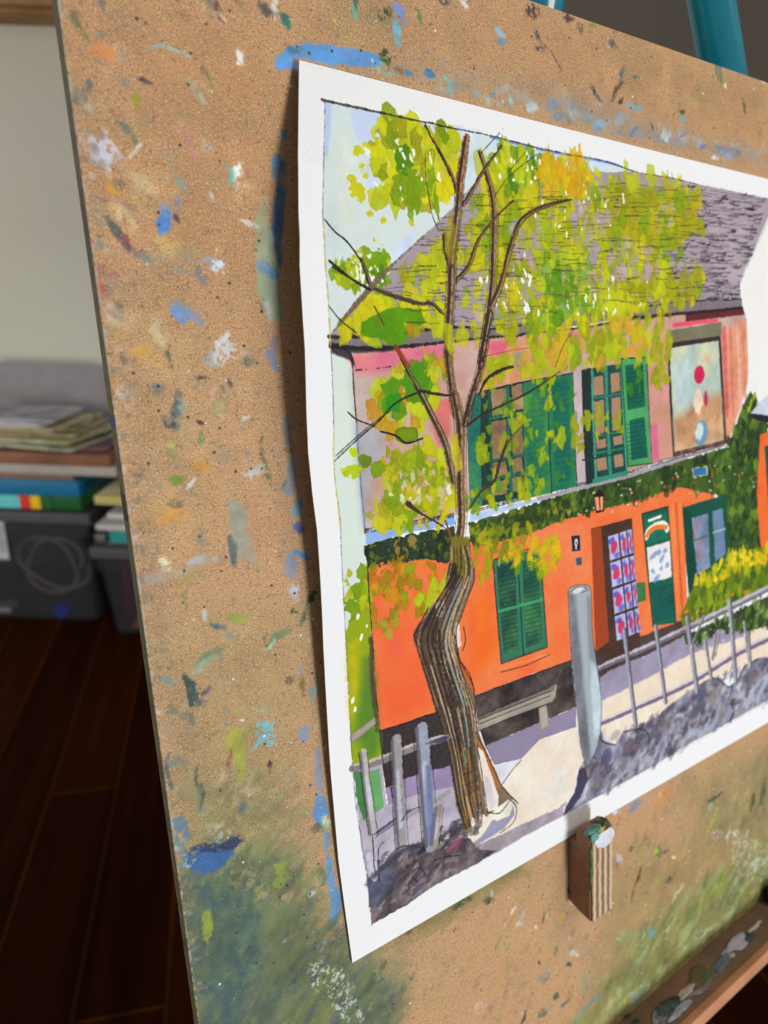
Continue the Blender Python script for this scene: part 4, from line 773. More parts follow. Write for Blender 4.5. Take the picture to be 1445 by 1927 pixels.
    Ln([(664, 1446), (714, 1432), (780, 1406), (842, 1388)], [3.0, 3.2, 3.2, 2.4], (132, 122, 120), rough=.4); Ln([(664, 1440), (714, 1426), (780, 1400), (836, 1384)], [1., 1.2, 1.2, .8], (184, 174, 164), rough=.4)
    Ln([(704, 1572), (745, 1545), (768, 1528)], 2.6, (128, 124, 146), rough=.4); Ln([(762, 1538), (800, 1518), (845, 1490)], 2.2, (156, 150, 148), rough=.4)
    for a, b, w, cc in (((683, 1416), (702, 1572), 2.8, (186, 178, 172)), ((745, 1392), (757, 1596), 4.2, (150, 146, 144)), ((793, 1372), (812, 1592), 5.4, (142, 146, 158)), ((826, 1520), (818, 1590), 3.0, (150, 140, 128))):
        a = np.array(a, float); b = np.array(b, float); m = (a + b) / 2
        Ln([a, m, b], w, cc, rough=.35, var=.2); Ln([a - (w * 1.8, 0), b - (w * 1.8, 0)], w * .35, (84, 80, 92), rough=.4, alpha=.75, soft=.4); Ln([a * .7 + b * .3, b * .8 + a * .2], w * .4, (196, 198, 212), rough=.5, alpha=.7, soft=.6)
        Ln([a - (w * 3, 0), b - (w * 3, 0)], .35, INK, wob=.15, alpha=.75); Ln([a + (w * 3, 0), b + (w * 3, 0)], .3, INK, wob=.15, alpha=.6)
    P([(800, 1440), (810, 1440), (818, 1560), (806, 1590), (800, 1500)], (92, 102, 142), alpha=.7, rough=.5, soft=.8)
    P([(836, 1384), (846, 1386), (838, 1396), (800, 1400)], (70, 72, 92), rough=.4)
    P([(686, 1600), (700, 1600), (716, 1640), (706, 1660), (692, 1650)], (188, 184, 196), rough=.4, edge=.3)
    for q in ([(700, 1570), (706, 1640)], [(722, 1585), (712, 1600), (714, 1660)], [(745, 1600), (760, 1592), (790, 1594), (800, 1600)], [(776, 1640), (790, 1630), (800, 1645), (785, 1660), (776, 1650)], [(815, 1620), (840, 1612), (866, 1610)], [(756, 1545), (768, 1528), (790, 1518)], [(704, 1570), (716, 1562), (745, 1540)]):
        Ln(q, .5, INK, rough=.2, wob=.25, alpha=.7)
    Ln([(700, 1650), (730, 1625), (760, 1600), (790, 1590)], 2.2, (64, 60, 74), rough=.8, alpha=.6, soft=.8)
    Ln([(707, 1304), (714, 1376), (722, 1440), (740, 1500)], .5, (50, 40, 40), wob=.12, alpha=.6); Ln([(714, 1376), (825, 1340)], .5, INK, wob=.12); Ln([(895, 1310), (1000, 1270), (1075, 1243)], .5, INK, wob=.12); Ln([(690, 1030), (694, 1110), (700, 1194), (703, 1240)], .4, INK, wob=.08, alpha=.75)
    # border: ink line and pencil
    Ln([(606, 188)] + top[1:9], [.8, .5, .28, .26, .26], INK, rough=.25, wob=.12, dry=.06, alpha=.75)
    Ln([(700, 220), (799, 240), (950, 272)], .25, INK, alpha=0)
    Ln(left, .26, (84, 82, 92), rough=.16, wob=.06, alpha=.6); Ln([(609, 420), (618, 570), (622, 650)], .5, (206, 196, 90), alpha=.5, rough=.3, dry=.3); Ln([(628, 800), (630, 890), (640, 1000)], .5, (214, 200, 100), alpha=.6, rough=.2, dry=.3)
    # paper beyond the roof end stays bare
    P([(1392, 536), (1404, 506), (1427, 455), (1448, 409), (1480, 386), (1600, 405), (1600, 700), (1450, 736), (1432, 754), (1424, 740), (1412, 732), (1408, 705), (1404, 600), (1398, 578)], (228, 225, 220), rough=.1, var=.02)
    Ln([(1448, 409), (1404, 506), (1390, 536)], .4, (90, 80, 90), alpha=.6); Ln([(1404, 600), (1408, 705)], .35, (90, 80, 90), alpha=.5)
paint_picture()
PC.a = np.clip((PC.a - .55) * 1.10 + .56, .02, .935)

# ------------------------------------------------------------------ THE BOARD'S PAINT
BW, BH, BT = 0.61, 0.46, 0.0062
def board_xy(px):
    P = on_board(px, 0)[:, :2]; return np.stack([P[:, 0], BH - P[:, 1]], 1)
BC = Canvas(BW, BH, 0.0002, board_xy, (186, 140, 98))
def paint_board():
    c = BC; P = c.poly; Ln = c.line; D = c.dab
    full = [(-10, -10), (BW / c.res + 10, -10), (BW / c.res + 10, BH / c.res + 10), (-10, BH / c.res + 10)]
    P(full, (200, 154, 106), rough=0, var=.05, c2=(190, 148, 102), raw=True)
    for k in range(260):
        q = (RNG.uniform(0, c.nx * .66), RNG.uniform(0, c.ny)); c.dab(q, RNG.uniform(4, 16), RNG.uniform(2, 7), RNG.uniform(.8, 2.3), [(150, 126, 86), (200, 146, 98), (168, 130, 92), (206, 160, 112), (140, 122, 96), (172, 148, 92), (190, 130, 88)][RNG.integers(7)], alpha=RNG.uniform(.15, .42), rough=3, soft=4, dry=RNG.uniform(0, .35), raw=True)
    # broad rubbed tints
    def tint(pts, col, a=.5, soft=9, rough=4, dry=0): P(pts, col, alpha=a, rough=rough, soft=soft, var=.25, dry=dry)
    tint([(110, 0), (420, 0), (560, 120), (540, 420), (330, 560), (190, 520)], (176, 126, 82), .42, 12)
    tint([(560, 0), (1000, 0), (1445, 150), (1445, 300), (900, 180), (600, 110)], (170, 126, 84), .35, 10)
    tint([(150, 120), (230, 110), (330, 700), (300, 1000), (260, 1000)], (190, 150, 110), .4)
    tint([(230, 560), (330, 560), (420, 1000), (300, 1080), (250, 900)], (184, 150, 96), .5)
    tint([(265, 880), (290, 1000), (380, 1500), (340, 1500), (290, 1240)], (132, 112, 84), .45, 5)
    tint([(300, 1180), (560, 1150), (600, 1400), (480, 1500), (330, 1480)], (160, 138, 86), .55, 10)
    tint([(330, 1480), (480, 1440), (560, 1500), (600, 1700), (520, 1800), (360, 1760)], (128, 124, 74), .75, 9)
    tint([(345, 1610), (520, 1600), (640, 1760), (760, 1860), (740, 1960), (380, 1960)], (98, 112, 72), .9, 8)
    tint([(350, 1640), (450, 1650), (480, 1750), (420, 1960), (375, 1960)], (66, 94, 78), .75, 7)
    tint([(380, 1760), (470, 1760), (520, 1900), (500, 1960), (390, 1960)], (62, 84, 84), .7, 7)
    tint([(520, 1760), (650, 1800), (700, 1900), (680, 1960), (540, 1960)], (104, 110, 56), .7, 7)
    tint([(1150, 1620), (1300, 1580), (1445, 1420), (1600, 1300), (1600, 1600), (1445, 1690), (1150, 1935), (1080, 1940), (1130, 1800)], (140, 124, 70), .6, 12)
    tint([(1180, 1780), (1330, 1660), (1445, 1600), (1445, 1680), (1160, 1930), (1090, 1950)], (116, 122, 62), .7, 8)
    tint([(1290, 1480), (1445, 1400), (1600, 1300), (1600, 1420), (1445, 1560), (1330, 1600)], (138, 130, 84), .6, 10)
    tint([(700, 1790), (800, 1760), (1000, 1640), (980, 1610), (900, 1640), (700, 1760)], (112, 108, 54), .7, 4, 3)
    tint([(660, 1800), (740, 1800), (760, 1900), (720, 1960), (640, 1960)], (110, 120, 88), .6, 7)
    tint([(620, 0), (760, 0), (740, 60), (660, 60), (610, 40)], (134, 118, 80), .6, 6)
    tint([(640, 118), (1000, 180), (1100, 230), (1330, 290), (1445, 310), (1445, 300), (1250, 240), (1060, 170), (800, 125)], (140, 138, 132), .5, 5)
    tint([(1040, 40), (1200, 80), (1445, 170), (1445, 230), (1200, 160)], (166, 132, 84), .5, 9)
    tint([(560, 140), (700, 160), (780, 200), (700, 170)], (118, 124, 86), .6, 3, 2)
    tint([(275, 340), (330, 340), (360, 470), (310, 480)], (200, 160, 96), .35, 5)
    tint([(420, 950), (520, 950), (540, 1060), (430, 1060)], (190, 140, 96), .5, 5)
    # long rubs of blue near the sheet
    for pts, w, col, a in (([(520, 118), (555, 96), (600, 100), (640, 106), (700, 112), (716, 116)], [1, 3.6, 5, 4, 1.6], (84, 148, 208), .95), ([(522, 124), (545, 120), (560, 128)], [1.6, 2, 1.6], (90, 150, 220), .95), ([(548, 94), (560, 92)], 2.2, (56, 120, 160), .9),
                           ([(534, 250), (536, 256)], 2, (72, 130, 180), .8), ([(522, 300), (518, 330)], [3, 2.4], (70, 122, 168), .85), ([(534, 300), (528, 360), (522, 420), (520, 470), (524, 500)], [1.5, 3, 3.4, 3, 1.5], (72, 108, 150), .8),
                           ([(498, 372), (494, 420), (502, 480), (506, 540), (518, 590)], [1, 4, 6, 7, 5], (158, 176, 142), .85), ([(496, 500), (514, 515)], [4, 3], (82, 140, 204), .8), ([(504, 578), (510, 600)], [3, 2], (190, 186, 176), .7),
                           ([(518, 636), (510, 668), (522, 694)], [2, 3, 2], (120, 130, 156), .6), ([(538, 790), (542, 830)], [2.2, 3], (130, 140, 156), .7), ([(552, 860), (544, 920)], [2, 4], (120, 146, 176), .7), ([(562, 950), (560, 962)], 3.6, (104, 164, 184), .8),
                           ([(560, 990), (566, 994)], 3, (64, 84, 160), .9), ([(558, 1040), (580, 1050)], [2.2, 1.4], (60, 140, 206), .95), ([(546, 1060), (548, 1080)], [5, 4], (140, 144, 162), .75), ([(566, 1255), (568, 1290)], [.7, .7], (120, 140, 196), .8), ([(573, 1375), (574, 1385)], 3.6, (110, 138, 184), .8),
                           ([(598, 1410), (600, 1460), (600, 1500)], [2, 2.2, 1.2], (122, 140, 166), .7), ([(602, 1500), (604, 1530), (612, 1550)], [2.2, 6, 3], (86, 146, 198), .95), ([(612, 1560), (618, 1620), (624, 1660), (632, 1700), (626, 1735)], [1.6, 2, 3.2, 4.4, 3], (92, 142, 184), .85), ([(612, 1540), (614, 1552)], 3, (206, 214, 170), .95)):
        Ln(pts, w, col, alpha=a, rough=.7, soft=.5, var=.2, dry=.18)
    # smears read from the photo: x, y, length mm, width mm, angle deg, colour, alpha, dryness
    Z = 1
    sm = [(152, 50, 6, 1.6, 60, (112, 112, 72), .7, .2), (190, 5, 3, 1.2, 80, (100, 100, 100), .6, .2), (195, 68, 4, 1.5, -20, (130, 124, 104), .6, .2), (195, 100, 4, 4, 0, (210, 130, 70), .5, .1),
          (318, 97, 10, .5, 12, (120, 196, 206), 1, 0), (272, 153, 3.2, 1.1, 20, (70, 54, 60), .95, 0), (258, 190, 3, 2, 80, (150, 148, 40), .75, .1), (395, 152, 4, 1.2, 70, (130, 128, 60), .8, 0), (450, 105, 2.4, .9, 75, (226, 220, 206), .95, .25),
          (168, 160, 2.4, 1.0, 90, (92, 104, 110), .7, .3), (155, 185, 5, 3.4, 50, (136, 130, 110), .6, .3), (175, 205, 6, 2.2, 12, (190, 172, 130), .6, .35), (240, 155, 4, 2.5, 30, (150, 136, 120), .5, .4), (366, 170, 5, 3, 60, (150, 150, 122), .6, .4), (380, 180, 3, .9, 75, (150, 196, 186), .8, .2),
          (240, 250, 6, 1.6, 50, (72, 104, 88), .7, .25), (222, 215, 3, 1.6, 30, (160, 110, 100), .6, .3), (190, 280, 8, 5.2, 30, (206, 196, 206), .7, .42), (198, 290, 4, 3, 80, (196, 204, 226), .8, .3), (255, 283, 4.5, .9, -50, (236, 228, 222), .95, .15), (155, 272, 3.4, 2, 0, (214, 200, 196), .7, .4),
          (354, 270, 6.5, 2.6, 70, (176, 118, 112), .6, .1), (340, 345, 6, 2.6, 50, (140, 148, 136), .6, .3), (393, 275, 3, 1.6, 40, (156, 160, 164), .6, .4), (445, 322, 4, 2, -60, (230, 236, 234), .9, .38), (430, 330, 5, 2.2, 80, (100, 170, 160), .6, .3), (270, 345, 7, 3.4, 20, (196, 178, 128), .65, .4),
          (212, 357, 3, 2.4, 20, (206, 152, 40), .75, .2), (225, 345, 3, 2, 0, (112, 92, 72), .5, .3), (310, 420, 5, 3.6, -75, (76, 130, 200), .95, .15), (325, 395, 5, 4, -60, (90, 140, 204), .7, .45), (332, 410, 2, 1, 60, (96, 50, 60), .9, 0), (222, 440, 8.5, 2.4, 55, (76, 84, 84), .9, .1), (236, 452, 3.4, 1.2, 60, (120, 44, 60), .7, .2),
          (262, 475, 5, 1.2, 12, (130, 92, 84), .7, .2), (275, 487, 6, 1.4, 8, (112, 122, 118), .7, .25), (232, 405, 6, 3, 50, (206, 182, 134), .6, .42), (185, 395, 6, 2.8, 80, (140, 134, 104), .6, .4), (200, 465, 6, 2.4, 30, (188, 176, 140), .55, .42), (320, 460, 7, 5, 0, (196, 160, 96), .6, .42), (355, 480, 5, 4, 0, (150, 154, 124), .5, .4),
          (400, 495, 5.5, 2.6, 10, (150, 170, 214), .85, .3), (410, 505, 4, 2.4, 40, (216, 222, 230), .85, .4), (380, 520, 4, 3, 60, (110, 116, 126), .6, .42), (398, 370, 2.6, .8, 70, (206, 206, 206), .85, .15), (470, 420, 4.5, 1.4, 20, (226, 222, 216), .9, .3), (205, 540, 6, 2.4, 80, (144, 148, 122), .6, .3),
          (190, 510, 7, 1.8, 20, (186, 94, 80), .55, .35), (192, 545, 5, 1.8, 80, (190, 86, 76), .55, .35), (240, 540, 8, 4, 10, (206, 164, 140), .45, .4), (338, 587, 4, 3.6, 70, (86, 150, 228), .98, .05), (360, 600, 7, 2.4, 20, (100, 150, 224), .8, .42), (298, 625, 5, 4, 70, (196, 188, 148), .6, .35), (215, 590, 8, 4, 10, (196, 170, 144), .5, .42),
          (418, 650, 7, 2.2, -62, (236, 236, 236), .95, .2), (404, 672, 5.5, 4, -30, (206, 202, 200), .85, .25), (435, 660, 7, 4.4, -20, (216, 212, 204), .7, .5), (466, 681, 3, 2.2, 0, (84, 104, 96), .7, .3), (275, 672, 6, 5, 20, (206, 160, 74), .6, .25), (320, 670, 5, 1, 85, (84, 88, 60), .7, .3),
          (330, 770, 8.5, 3, -80, (72, 90, 84), .9, .15), (322, 795, 4, 2.6, 30, (56, 70, 78), .8, .2), (340, 765, 3, 1.2, 80, (124, 176, 164), .8, .35), (378, 710, 2.6, 1, 0, (60, 48, 56), .9, .1), (432, 722, 1.8, 1.2, 60, (84, 34, 50), .95, 0), (420, 732, 2, 1, 70, (90, 66, 70), .8, 0), (296, 731, 3, 2.6, 0, (110, 116, 116), .6, .3),
          (420, 760, 8, 4.4, -80, (148, 140, 96), .45, .2), (236, 740, 4, 3.6, 0, (210, 196, 186), .6, .45), (377, 824, 3, 1.5, -80, (84, 124, 78), .85, .15), (378, 795, 2, 1, 20, (80, 44, 56), .9, 0), (322, 839, 2.6, 1.8, 70, (196, 200, 96), .8, .3), (322, 858, 3, 2, 80, (150, 156, 74), .6, .3), (333, 902, 2.8, 2.6, 0, (118, 146, 50), .85, .2),
          (380, 880, 4.4, 2.8, 0, (200, 142, 60), .7, .15), (358, 911, 3.4, 1.1, -50, (240, 238, 232), .98, .05), (480, 885, 6, 3, -25, (186, 184, 182), .8, .25), (462, 788, 2.2, 1, -30, (220, 222, 226), .9, .15), (500, 860, 12, .6, 80, (80, 104, 56), .8, .25), (508, 895, 8, 1, 75, (86, 108, 70), .7, .35), (330, 948, 3, 2.6, 0, (96, 84, 56), .7, .25),
          (325, 975, 7, 4.2, -15, (214, 150, 66), .7, .25), (300, 960, 9, 5, -40, (196, 158, 90), .45, .3), (445, 985, 13, 4.4, 75, (150, 150, 130), .75, .12), (436, 1035, 7.5, 2.8, 82, (74, 92, 98), .92, .1), (452, 965, 6, 4, 60, (150, 154, 136), .6, .2), (378, 1015, 7, 1.6, 88, (110, 130, 118), .65, .4),
          (380, 1055, 8, 2, -8, (172, 184, 182), .8, .25), (320, 1080, 14, 3, -12, (170, 164, 150), .55, .3), (270, 1095, 8, 3, -10, (166, 158, 146), .5, .35), (312, 1060, 3, 2.2, 60, (214, 206, 160), .85, .3), (356, 1090, 6, 3.4, -30, (158, 152, 70), .6, .25), (350, 1125, 5, 1, 90, (120, 130, 60), .6, .3),
          (548, 1060, 6, 3.4, 80, (134, 144, 166), .7, .25), (552, 1115, 4, 3, 70, (186, 190, 206), .7, .4), (386, 1155, 3.5, 1.2, 85, (200, 214, 206), .85, .2), (448, 1161, 5.5, 3, 10, (140, 148, 64), .9, .12), (410, 1178, 4.4, 1.6, 10, (72, 98, 112), .75, .15), (435, 1195, 6, 1.6, 45, (120, 124, 110), .6, .3),
          (585, 1125, 4, 2, -55, (52, 78, 54), .85, .2), (551, 1152, 3, 1.1, 0, (44, 78, 50), .85, .2), (572, 1160, 6, 1.2, -70, (70, 92, 56), .7, .3), (525, 1200, 9, 2.6, -35, (104, 124, 86), .8, .2), (508, 1215, 4, 1.2, -40, (180, 206, 180), .8, .3), (395, 1235, 9, 3, -35, (112, 128, 94), .8, .2), (385, 1250, 7, 2, -40, (150, 168, 140), .75, .3),
          (354, 1300, 9, 2.6, 75, (46, 70, 62), .95, .05), (368, 1312, 5, 2.6, 60, (64, 84, 76), .8, .2), (386, 1305, 4, 1.6, -50, (72, 70, 104), .75, .2), (384, 1325, 4.6, 1.4, 80, (110, 104, 130), .65, .3), (316, 1282, 4, 1.8, 20, (112, 152, 146), .8, .35), (500, 1200, 2.6, 1, -70, (110, 110, 84), .7, .2),
          (335, 1338, 7, 1.6, 42, (120, 120, 98), .75, .2), (357, 1352, 4, 2.2, 50, (104, 110, 96), .75, .2), (420, 1265, 16, .4, 84, (112, 122, 112), .6, .2), (425, 1370, 14, .4, 86, (112, 128, 124), .6, .2), (570, 1290, 7, 1.8, 88, (124, 96, 34), .8, .15), (595, 1300, 5, 1.8, -65, (122, 172, 142), .8, .2), (585, 1305, 4, 1.6, 80, (120, 140, 150), .6, .3),
          (546, 1280, 3, 2, 0, (98, 84, 54), .7, .3), (450, 1337, 2.4, .9, -15, (140, 170, 54), .85, .15), (500, 1330, 5, 3, -40, (150, 150, 110), .6, .3), (456, 1356, 1.6, .4, 5, (240, 240, 236), .95, 0), (494, 1380, 6, 4, 85, (112, 184, 200), .85, .45), (484, 1400, 4, 1, -55, (124, 190, 204), .9, .15), (515, 1400, 2, .8, 40, (130, 190, 200), .8, .2),
          (444, 1400, 9, 4, 88, (156, 158, 52), .75, .18), (456, 1440, 7, 2.4, 86, (152, 166, 50), .85, .25), (430, 1430, 6, 1.6, -75, (126, 84, 50), .8, .15), (443, 1385, 5, 4, 0, (160, 156, 60), .7, .2), (472, 1375, 6, 1, 88, (150, 146, 66), .6, .2), (508, 1438, 1.9, 1.7, 80, (70, 44, 58), .98, 0), (508, 1450, 1.6, .4, 90, (80, 50, 60), .9, 0),
          (374, 1470, 10, .9, 82, (66, 78, 64), .85, .15), (378, 1500, 8, 1.1, 92, (56, 70, 66), .9, .1), (320, 1450, 11, 1.2, 84, (72, 88, 96), .85, .15), (395, 1390, 6, 2, -40, (122, 116, 84), .55, .3), (612, 1408, 1.8, .7, -80, (210, 230, 224), .95, 0), (336, 1435, 5, 3, 0, (110, 128, 122), .5, .35),
          (470, 1490, 5, 2.6, 0, (196, 172, 150), .45, .4), (460, 1520, 5, 3, 50, (92, 104, 104), .6, .35), (410, 1560, 7, 3, 20, (190, 192, 178), .45, .45), (345, 1560, 7, 3, 60, (92, 122, 142), .7, .25), (390, 1592, 10, 1.9, -8, (24, 54, 92), .92, .12), (395, 1612, 10, 3.6, -12, (38, 92, 152), .95, .08), (360, 1618, 4, 3, 60, (196, 206, 210), .7, .5), (425, 1585, 4, 2, -40, (30, 50, 70), .7, .3),
          (525, 1640, 6, 3, 75, (128, 150, 50), .85, .15), (522, 1660, 5, 1.4, -60, (120, 148, 56), .8, .2), (390, 1740, 8, 2.6, 86, (138, 152, 46), .9, .2), (365, 1700, 4, 2, 0, (150, 150, 96), .6, .3), (400, 1705, 3, .6, 40, (170, 206, 206), .85, .2), (410, 1761, 3, 1, 5, (206, 122, 44), .85, .15), (446, 1750, 2.4, 2, 0, (90, 66, 70), .7, .2), (535, 1770, 1.4, 1, -80, (206, 214, 170), .9, .1),
          (610, 1560, 3, 3, 0, (150, 160, 100), .4, .3), (596, 1560, 4, 3, 0, (96, 82, 62), .6, .3), (606, 1620, 3, 2.6, 80, (186, 120, 106), .55, .3), (604, 1650, 5, 4.4, 80, (86, 104, 68), .8, .25), (585, 1680, 3, 2, 0, (222, 222, 222), .8, .3), (560, 1680, 6, 5, 0, (140, 102, 76), .5, .4), (550, 1760, 5, 1, -30, (146, 152, 70), .75, .2),
          (610, 1780, 4, 3, 0, (206, 206, 206), .65, .5), (600, 1822, 8, 5.4, 30, (206, 212, 212), .7, .52), (650, 1850, 11, 5, 50, (190, 200, 190), .6, .52), (670, 1900, 8, 5, 60, (180, 196, 186), .55, .52), (640, 1790, 3, 2, 0, (206, 190, 150), .6, .3), (552, 1848, 2, 1.6, 30, (40, 62, 120), .9, .1), (480, 1830, 5, 3, -30, (120, 130, 70), .5, .35),
          (400, 1850, 9, 5, 10, (64, 68, 72), .6, .3), (430, 1900, 8, 1.8, -75, (36, 76, 84), .75, .2), (520, 1870, 6, 4, 0, (100, 114, 92), .6, .3), (730, 1830, 4, 1, -70, (206, 170, 40), .8, .2), (720, 1820, 4, 2, -60, (104, 50, 24), .7, .3), (700, 1870, 8, 6, 0, (104, 124, 84), .6, .3),
          # top band
          (392, 10, 5, 1.4, 80, (112, 102, 96), .8, .2), (410, 18, 5, 1.6, 75, (96, 74, 70), .8, .2), (418, 32, 3, .4, 50, (236, 232, 222), .95, 0), (516, 12, 4, 1.5, -80, (230, 226, 206), .95, .15), (503, 20, 4, 2.6, 40, (86, 84, 84), .75, .3), (516, 34, 2, .4, 90, (230, 226, 206), .9, 0), (537, 40, 3, 2.6, 60, (46, 128, 116), .95, .05),
          (668, 18, 4.4, 1.8, 85, (92, 176, 156), .95, .05), (668, 4, 3, 2, 80, (90, 96, 80), .8, .1), (752, 26, 5, 3.2, 60, (120, 150, 214), .85, .3), (746, 60, 6, 2.6, 85, (110, 190, 214), .85, .35), (765, 55, 2.4, .4, 85, (230, 130, 50), .9, 0), (726, 28, 4, 1.8, -20, (50, 62, 36), .85, .3), (790, 34, 2.6, 1.6, 80, (84, 134, 84), .8, .2),
          (452, 110, 3, 1.4, -60, (230, 226, 222), .85, .35), (728, 108, 3.6, 3.2, 0, (52, 72, 34), .92, .35), (730, 122, 3, .9, 90, (88, 110, 50), .8, .1), (722, 134, 6, 2.2, 20, (130, 196, 190), .75, .45), (768, 138, 2.4, 1.4, 10, (70, 130, 180), .85, .1), (808, 140, 3.2, 2.6, 10, (56, 122, 172), .9, .05), (840, 160, 4.5, 3.6, 60, (110, 196, 200), .85, .45), (925, 178, 3.6, 1.4, -20, (86, 132, 170), .8, .25),
          (835, 0, 4, 3, 0, (80, 72, 64), .7, .3), (872, 4, 3, 2, 60, (232, 232, 232), .9, .2), (940, 62, 5, 1.8, 40, (150, 190, 214), .85, .25), (944, 78, 3, 2, 0, (90, 140, 170), .7, .3), (1002, 22, 5, 4.2, 0, (60, 44, 40), .75, .45), (1070, 33, 4, 2.4, 10, (72, 42, 50), .85, .3), (1115, 48, 4, 1, 15, (110, 128, 40), .85, .2), (1012, 70, 3, 1.6, 60, (60, 66, 80), .8, .25), (1016, 92, 3.6, 1.8, 10, (62, 62, 74), .8, .3), (1040, 108, 11, .5, 55, (70, 50, 46), .85, .2),
          (1092, 52, 2.6, 2.6, 0, (92, 76, 64), .6, .35), (1153, 84, 3.4, 2.4, 30, (82, 82, 98), .75, .35), (1122, 175, 8, 1.4, 60, (62, 72, 78), .85, .25), (1162, 170, 10, 1.8, -60, (84, 64, 40), .85, .25), (1170, 140, 5, 2, -75, (72, 96, 110), .6, .3), (1195, 144, 3.4, 1.4, 5, (84, 120, 96), .85, .1), (1168, 190, 3, 1.4, -50, (64, 44, 48), .85, .2),
          (1000, 200, 4, 3, 0, (190, 204, 200), .8, .35), (960, 188, 3, 1.4, -80, (150, 196, 206), .85, .2), (1044, 198, 5, 2.4, 15, (96, 138, 186), .85, .3), (1052, 218, 6, 2.6, -5, (104, 142, 186), .75, .3), (1075, 216, 4, 1.6, 65, (160, 200, 214), .85, .2), (1105, 215, 10, 4.4, 12, (128, 150, 168), .55, .35), (1130, 236, 7, 2.4, 5, (130, 168, 186), .75, .3), (1166, 218, 5.5, 1.8, 25, (118, 160, 192), .9, .1),
          (1195, 200, 10, 2.6, 18, (126, 156, 160), .8, .15), (1286, 222, 8, 2, 12, (126, 152, 158), .8, .15), (1193, 248, 6, 1.4, -50, (88, 122, 190), .85, .2), (1210, 255, 10, 4, 10, (146, 150, 154), .5, .35), (1253, 255, 5, 4, -20, (190, 204, 204), .85, .3), (1286, 248, 5, 3, 0, (120, 140, 166), .6, .3), (1322, 274, 5, 2, 10, (92, 112, 176), .85, .2), (1370, 282, 18, 4.4, 10, (106, 132, 164), .75, .25), (1346, 298, 4.5, 1.6, 5, (206, 224, 216), .95, .1), (1284, 210, 3, 1.6, 0, (60, 82, 34), .9, .1), (1228, 240, 3.4, .9, 70, (62, 92, 104), .85, .1),
          (1400, 200, 6, 1.8, 80, (80, 96, 40), .85, .15), (1430, 250, 6, 1.8, -75, (128, 116, 56), .6, .2), (1352, 134, 7, 5, 75, (96, 118, 90), .8, .15), (1365, 162, 1.6, 1.2, 80, (236, 230, 222), .95, 0), (1390, 272, 2, 1, 20, (120, 170, 190), .6, .3), (1320, 180, 12, 8, 0, (150, 130, 76), .35, .2), (1438, 152, 5, 1.4, 15, (206, 196, 180), .8, .3),
          # lower right
          (770, 1752, 4, 1, -40, (70, 60, 34), .6, .3), (925, 1682, 4, 1.2, 85, (150, 190, 200), .85, .15), (920, 1694, 5, 3, 0, (52, 62, 44), .7, .35), (870, 1700, 8, 3, -30, (62, 72, 44), .7, .35), (910, 1675, 4, 2.8, 60, (126, 136, 50), .75, .3), (967, 1712, 4, 1, -55, (226, 222, 216), .95, .15), (984, 1726, 5, 1.6, 95, (170, 184, 186), .8, .2), (976, 1738, 3, 2, 0, (226, 222, 216), .8, .3), (1030, 1722, 3, 1, -75, (226, 222, 210), .95, .1), (1022, 1730, 3.4, 1, -80, (74, 66, 40), .85, .15),
          (1058, 1727, 3, 2, -70, (214, 160, 40), .95, .1), (1008, 1745, 1.8, 1.2, 60, (232, 232, 222), .95, 0), (937, 1776, 6, 1.4, -70, (128, 140, 56), .85, .15), (1036, 1785, 5, 1.6, 60, (150, 158, 66), .8, .2), (1045, 1790, 4, 2.2, -80, (104, 100, 46), .7, .25), (1080, 1795, 6, 2.4, 15, (196, 206, 200), .85, .35), (1072, 1765, 3, 1, 60, (214, 216, 206), .85, .1), (945, 1838, 5, 1.6, -60, (196, 154, 66), .75, .3), (905, 1895, 5, 3, 0, (196, 196, 190), .7, .45), (960, 1868, 8, 1, -25, (200, 186, 160), .6, .4),
          (1024, 1838, 5, 4.6, 0, (112, 122, 128), .6, .4), (1014, 1812, 2.6, 1.4, 80, (52, 56, 66), .85, .2), (1070, 1816, 4, 1.6, 10, (56, 62, 70), .8, .3), (1100, 1840, 10, 6, 0, (150, 146, 112), .45, .3), (1112, 1886, 16, 2.2, -45, (106, 146, 164), .95, .1), (1046, 1876, 3.4, 3, 0, (66, 106, 58), .85, .15), (1062, 1888, 5, 1.8, -40, (90, 94, 100), .75, .25), (1020, 1908, 5, 3.6, 0, (60, 80, 88), .8, .35), (985, 1915, 6, 1.8, -70, (50, 62, 60), .8, .2),
          (1075, 1670, 4, 3.6, 0, (66, 60, 44), .75, .3), (1240, 1602, 6, 4, 85, (84, 96, 78), .7, .3), (1188, 1596, 3, 2.8, 0, (92, 92, 84), .7, .25), (1235, 1602, 3, 3, 0, (150, 176, 30), .85, .2), (1252, 1602, 7, 1.6, -15, (112, 72, 52), .75, .2), (1268, 1613, 4, 1.6, 5, (226, 206, 156), .95, .05), (1250, 1500, 13, 5.5, -35, (206, 142, 70), .75, .35), (1240, 1495, 5, 3.4, -60, (226, 180, 130), .6, .4), (1345, 1500, 14, 2.4, -32, (62, 78, 66), .9, .12), (1195, 1518, 8, 5, -40, (128, 140, 166), .75, .3),
          (1160, 1525, 5, 3, 0, (190, 204, 214), .8, .35), (1163, 1550, 8, .7, -72, (128, 66, 44), .75, .1), (1162, 1625, 6, 2, 85, (128, 80, 66), .65, .3), (1200, 1650, 9, 2.4, -70, (92, 64, 46), .85, .25), (1192, 1680, 8, 2.4, -75, (112, 72, 60), .7, .3), (1238, 1655, 5, 2.6, -20, (156, 162, 76), .75, .3), (1166, 1615, 5, 3.6, 60, (190, 190, 200), .7, .4), (1260, 1655, 5, 3, 0, (66, 72, 56), .75, .4),
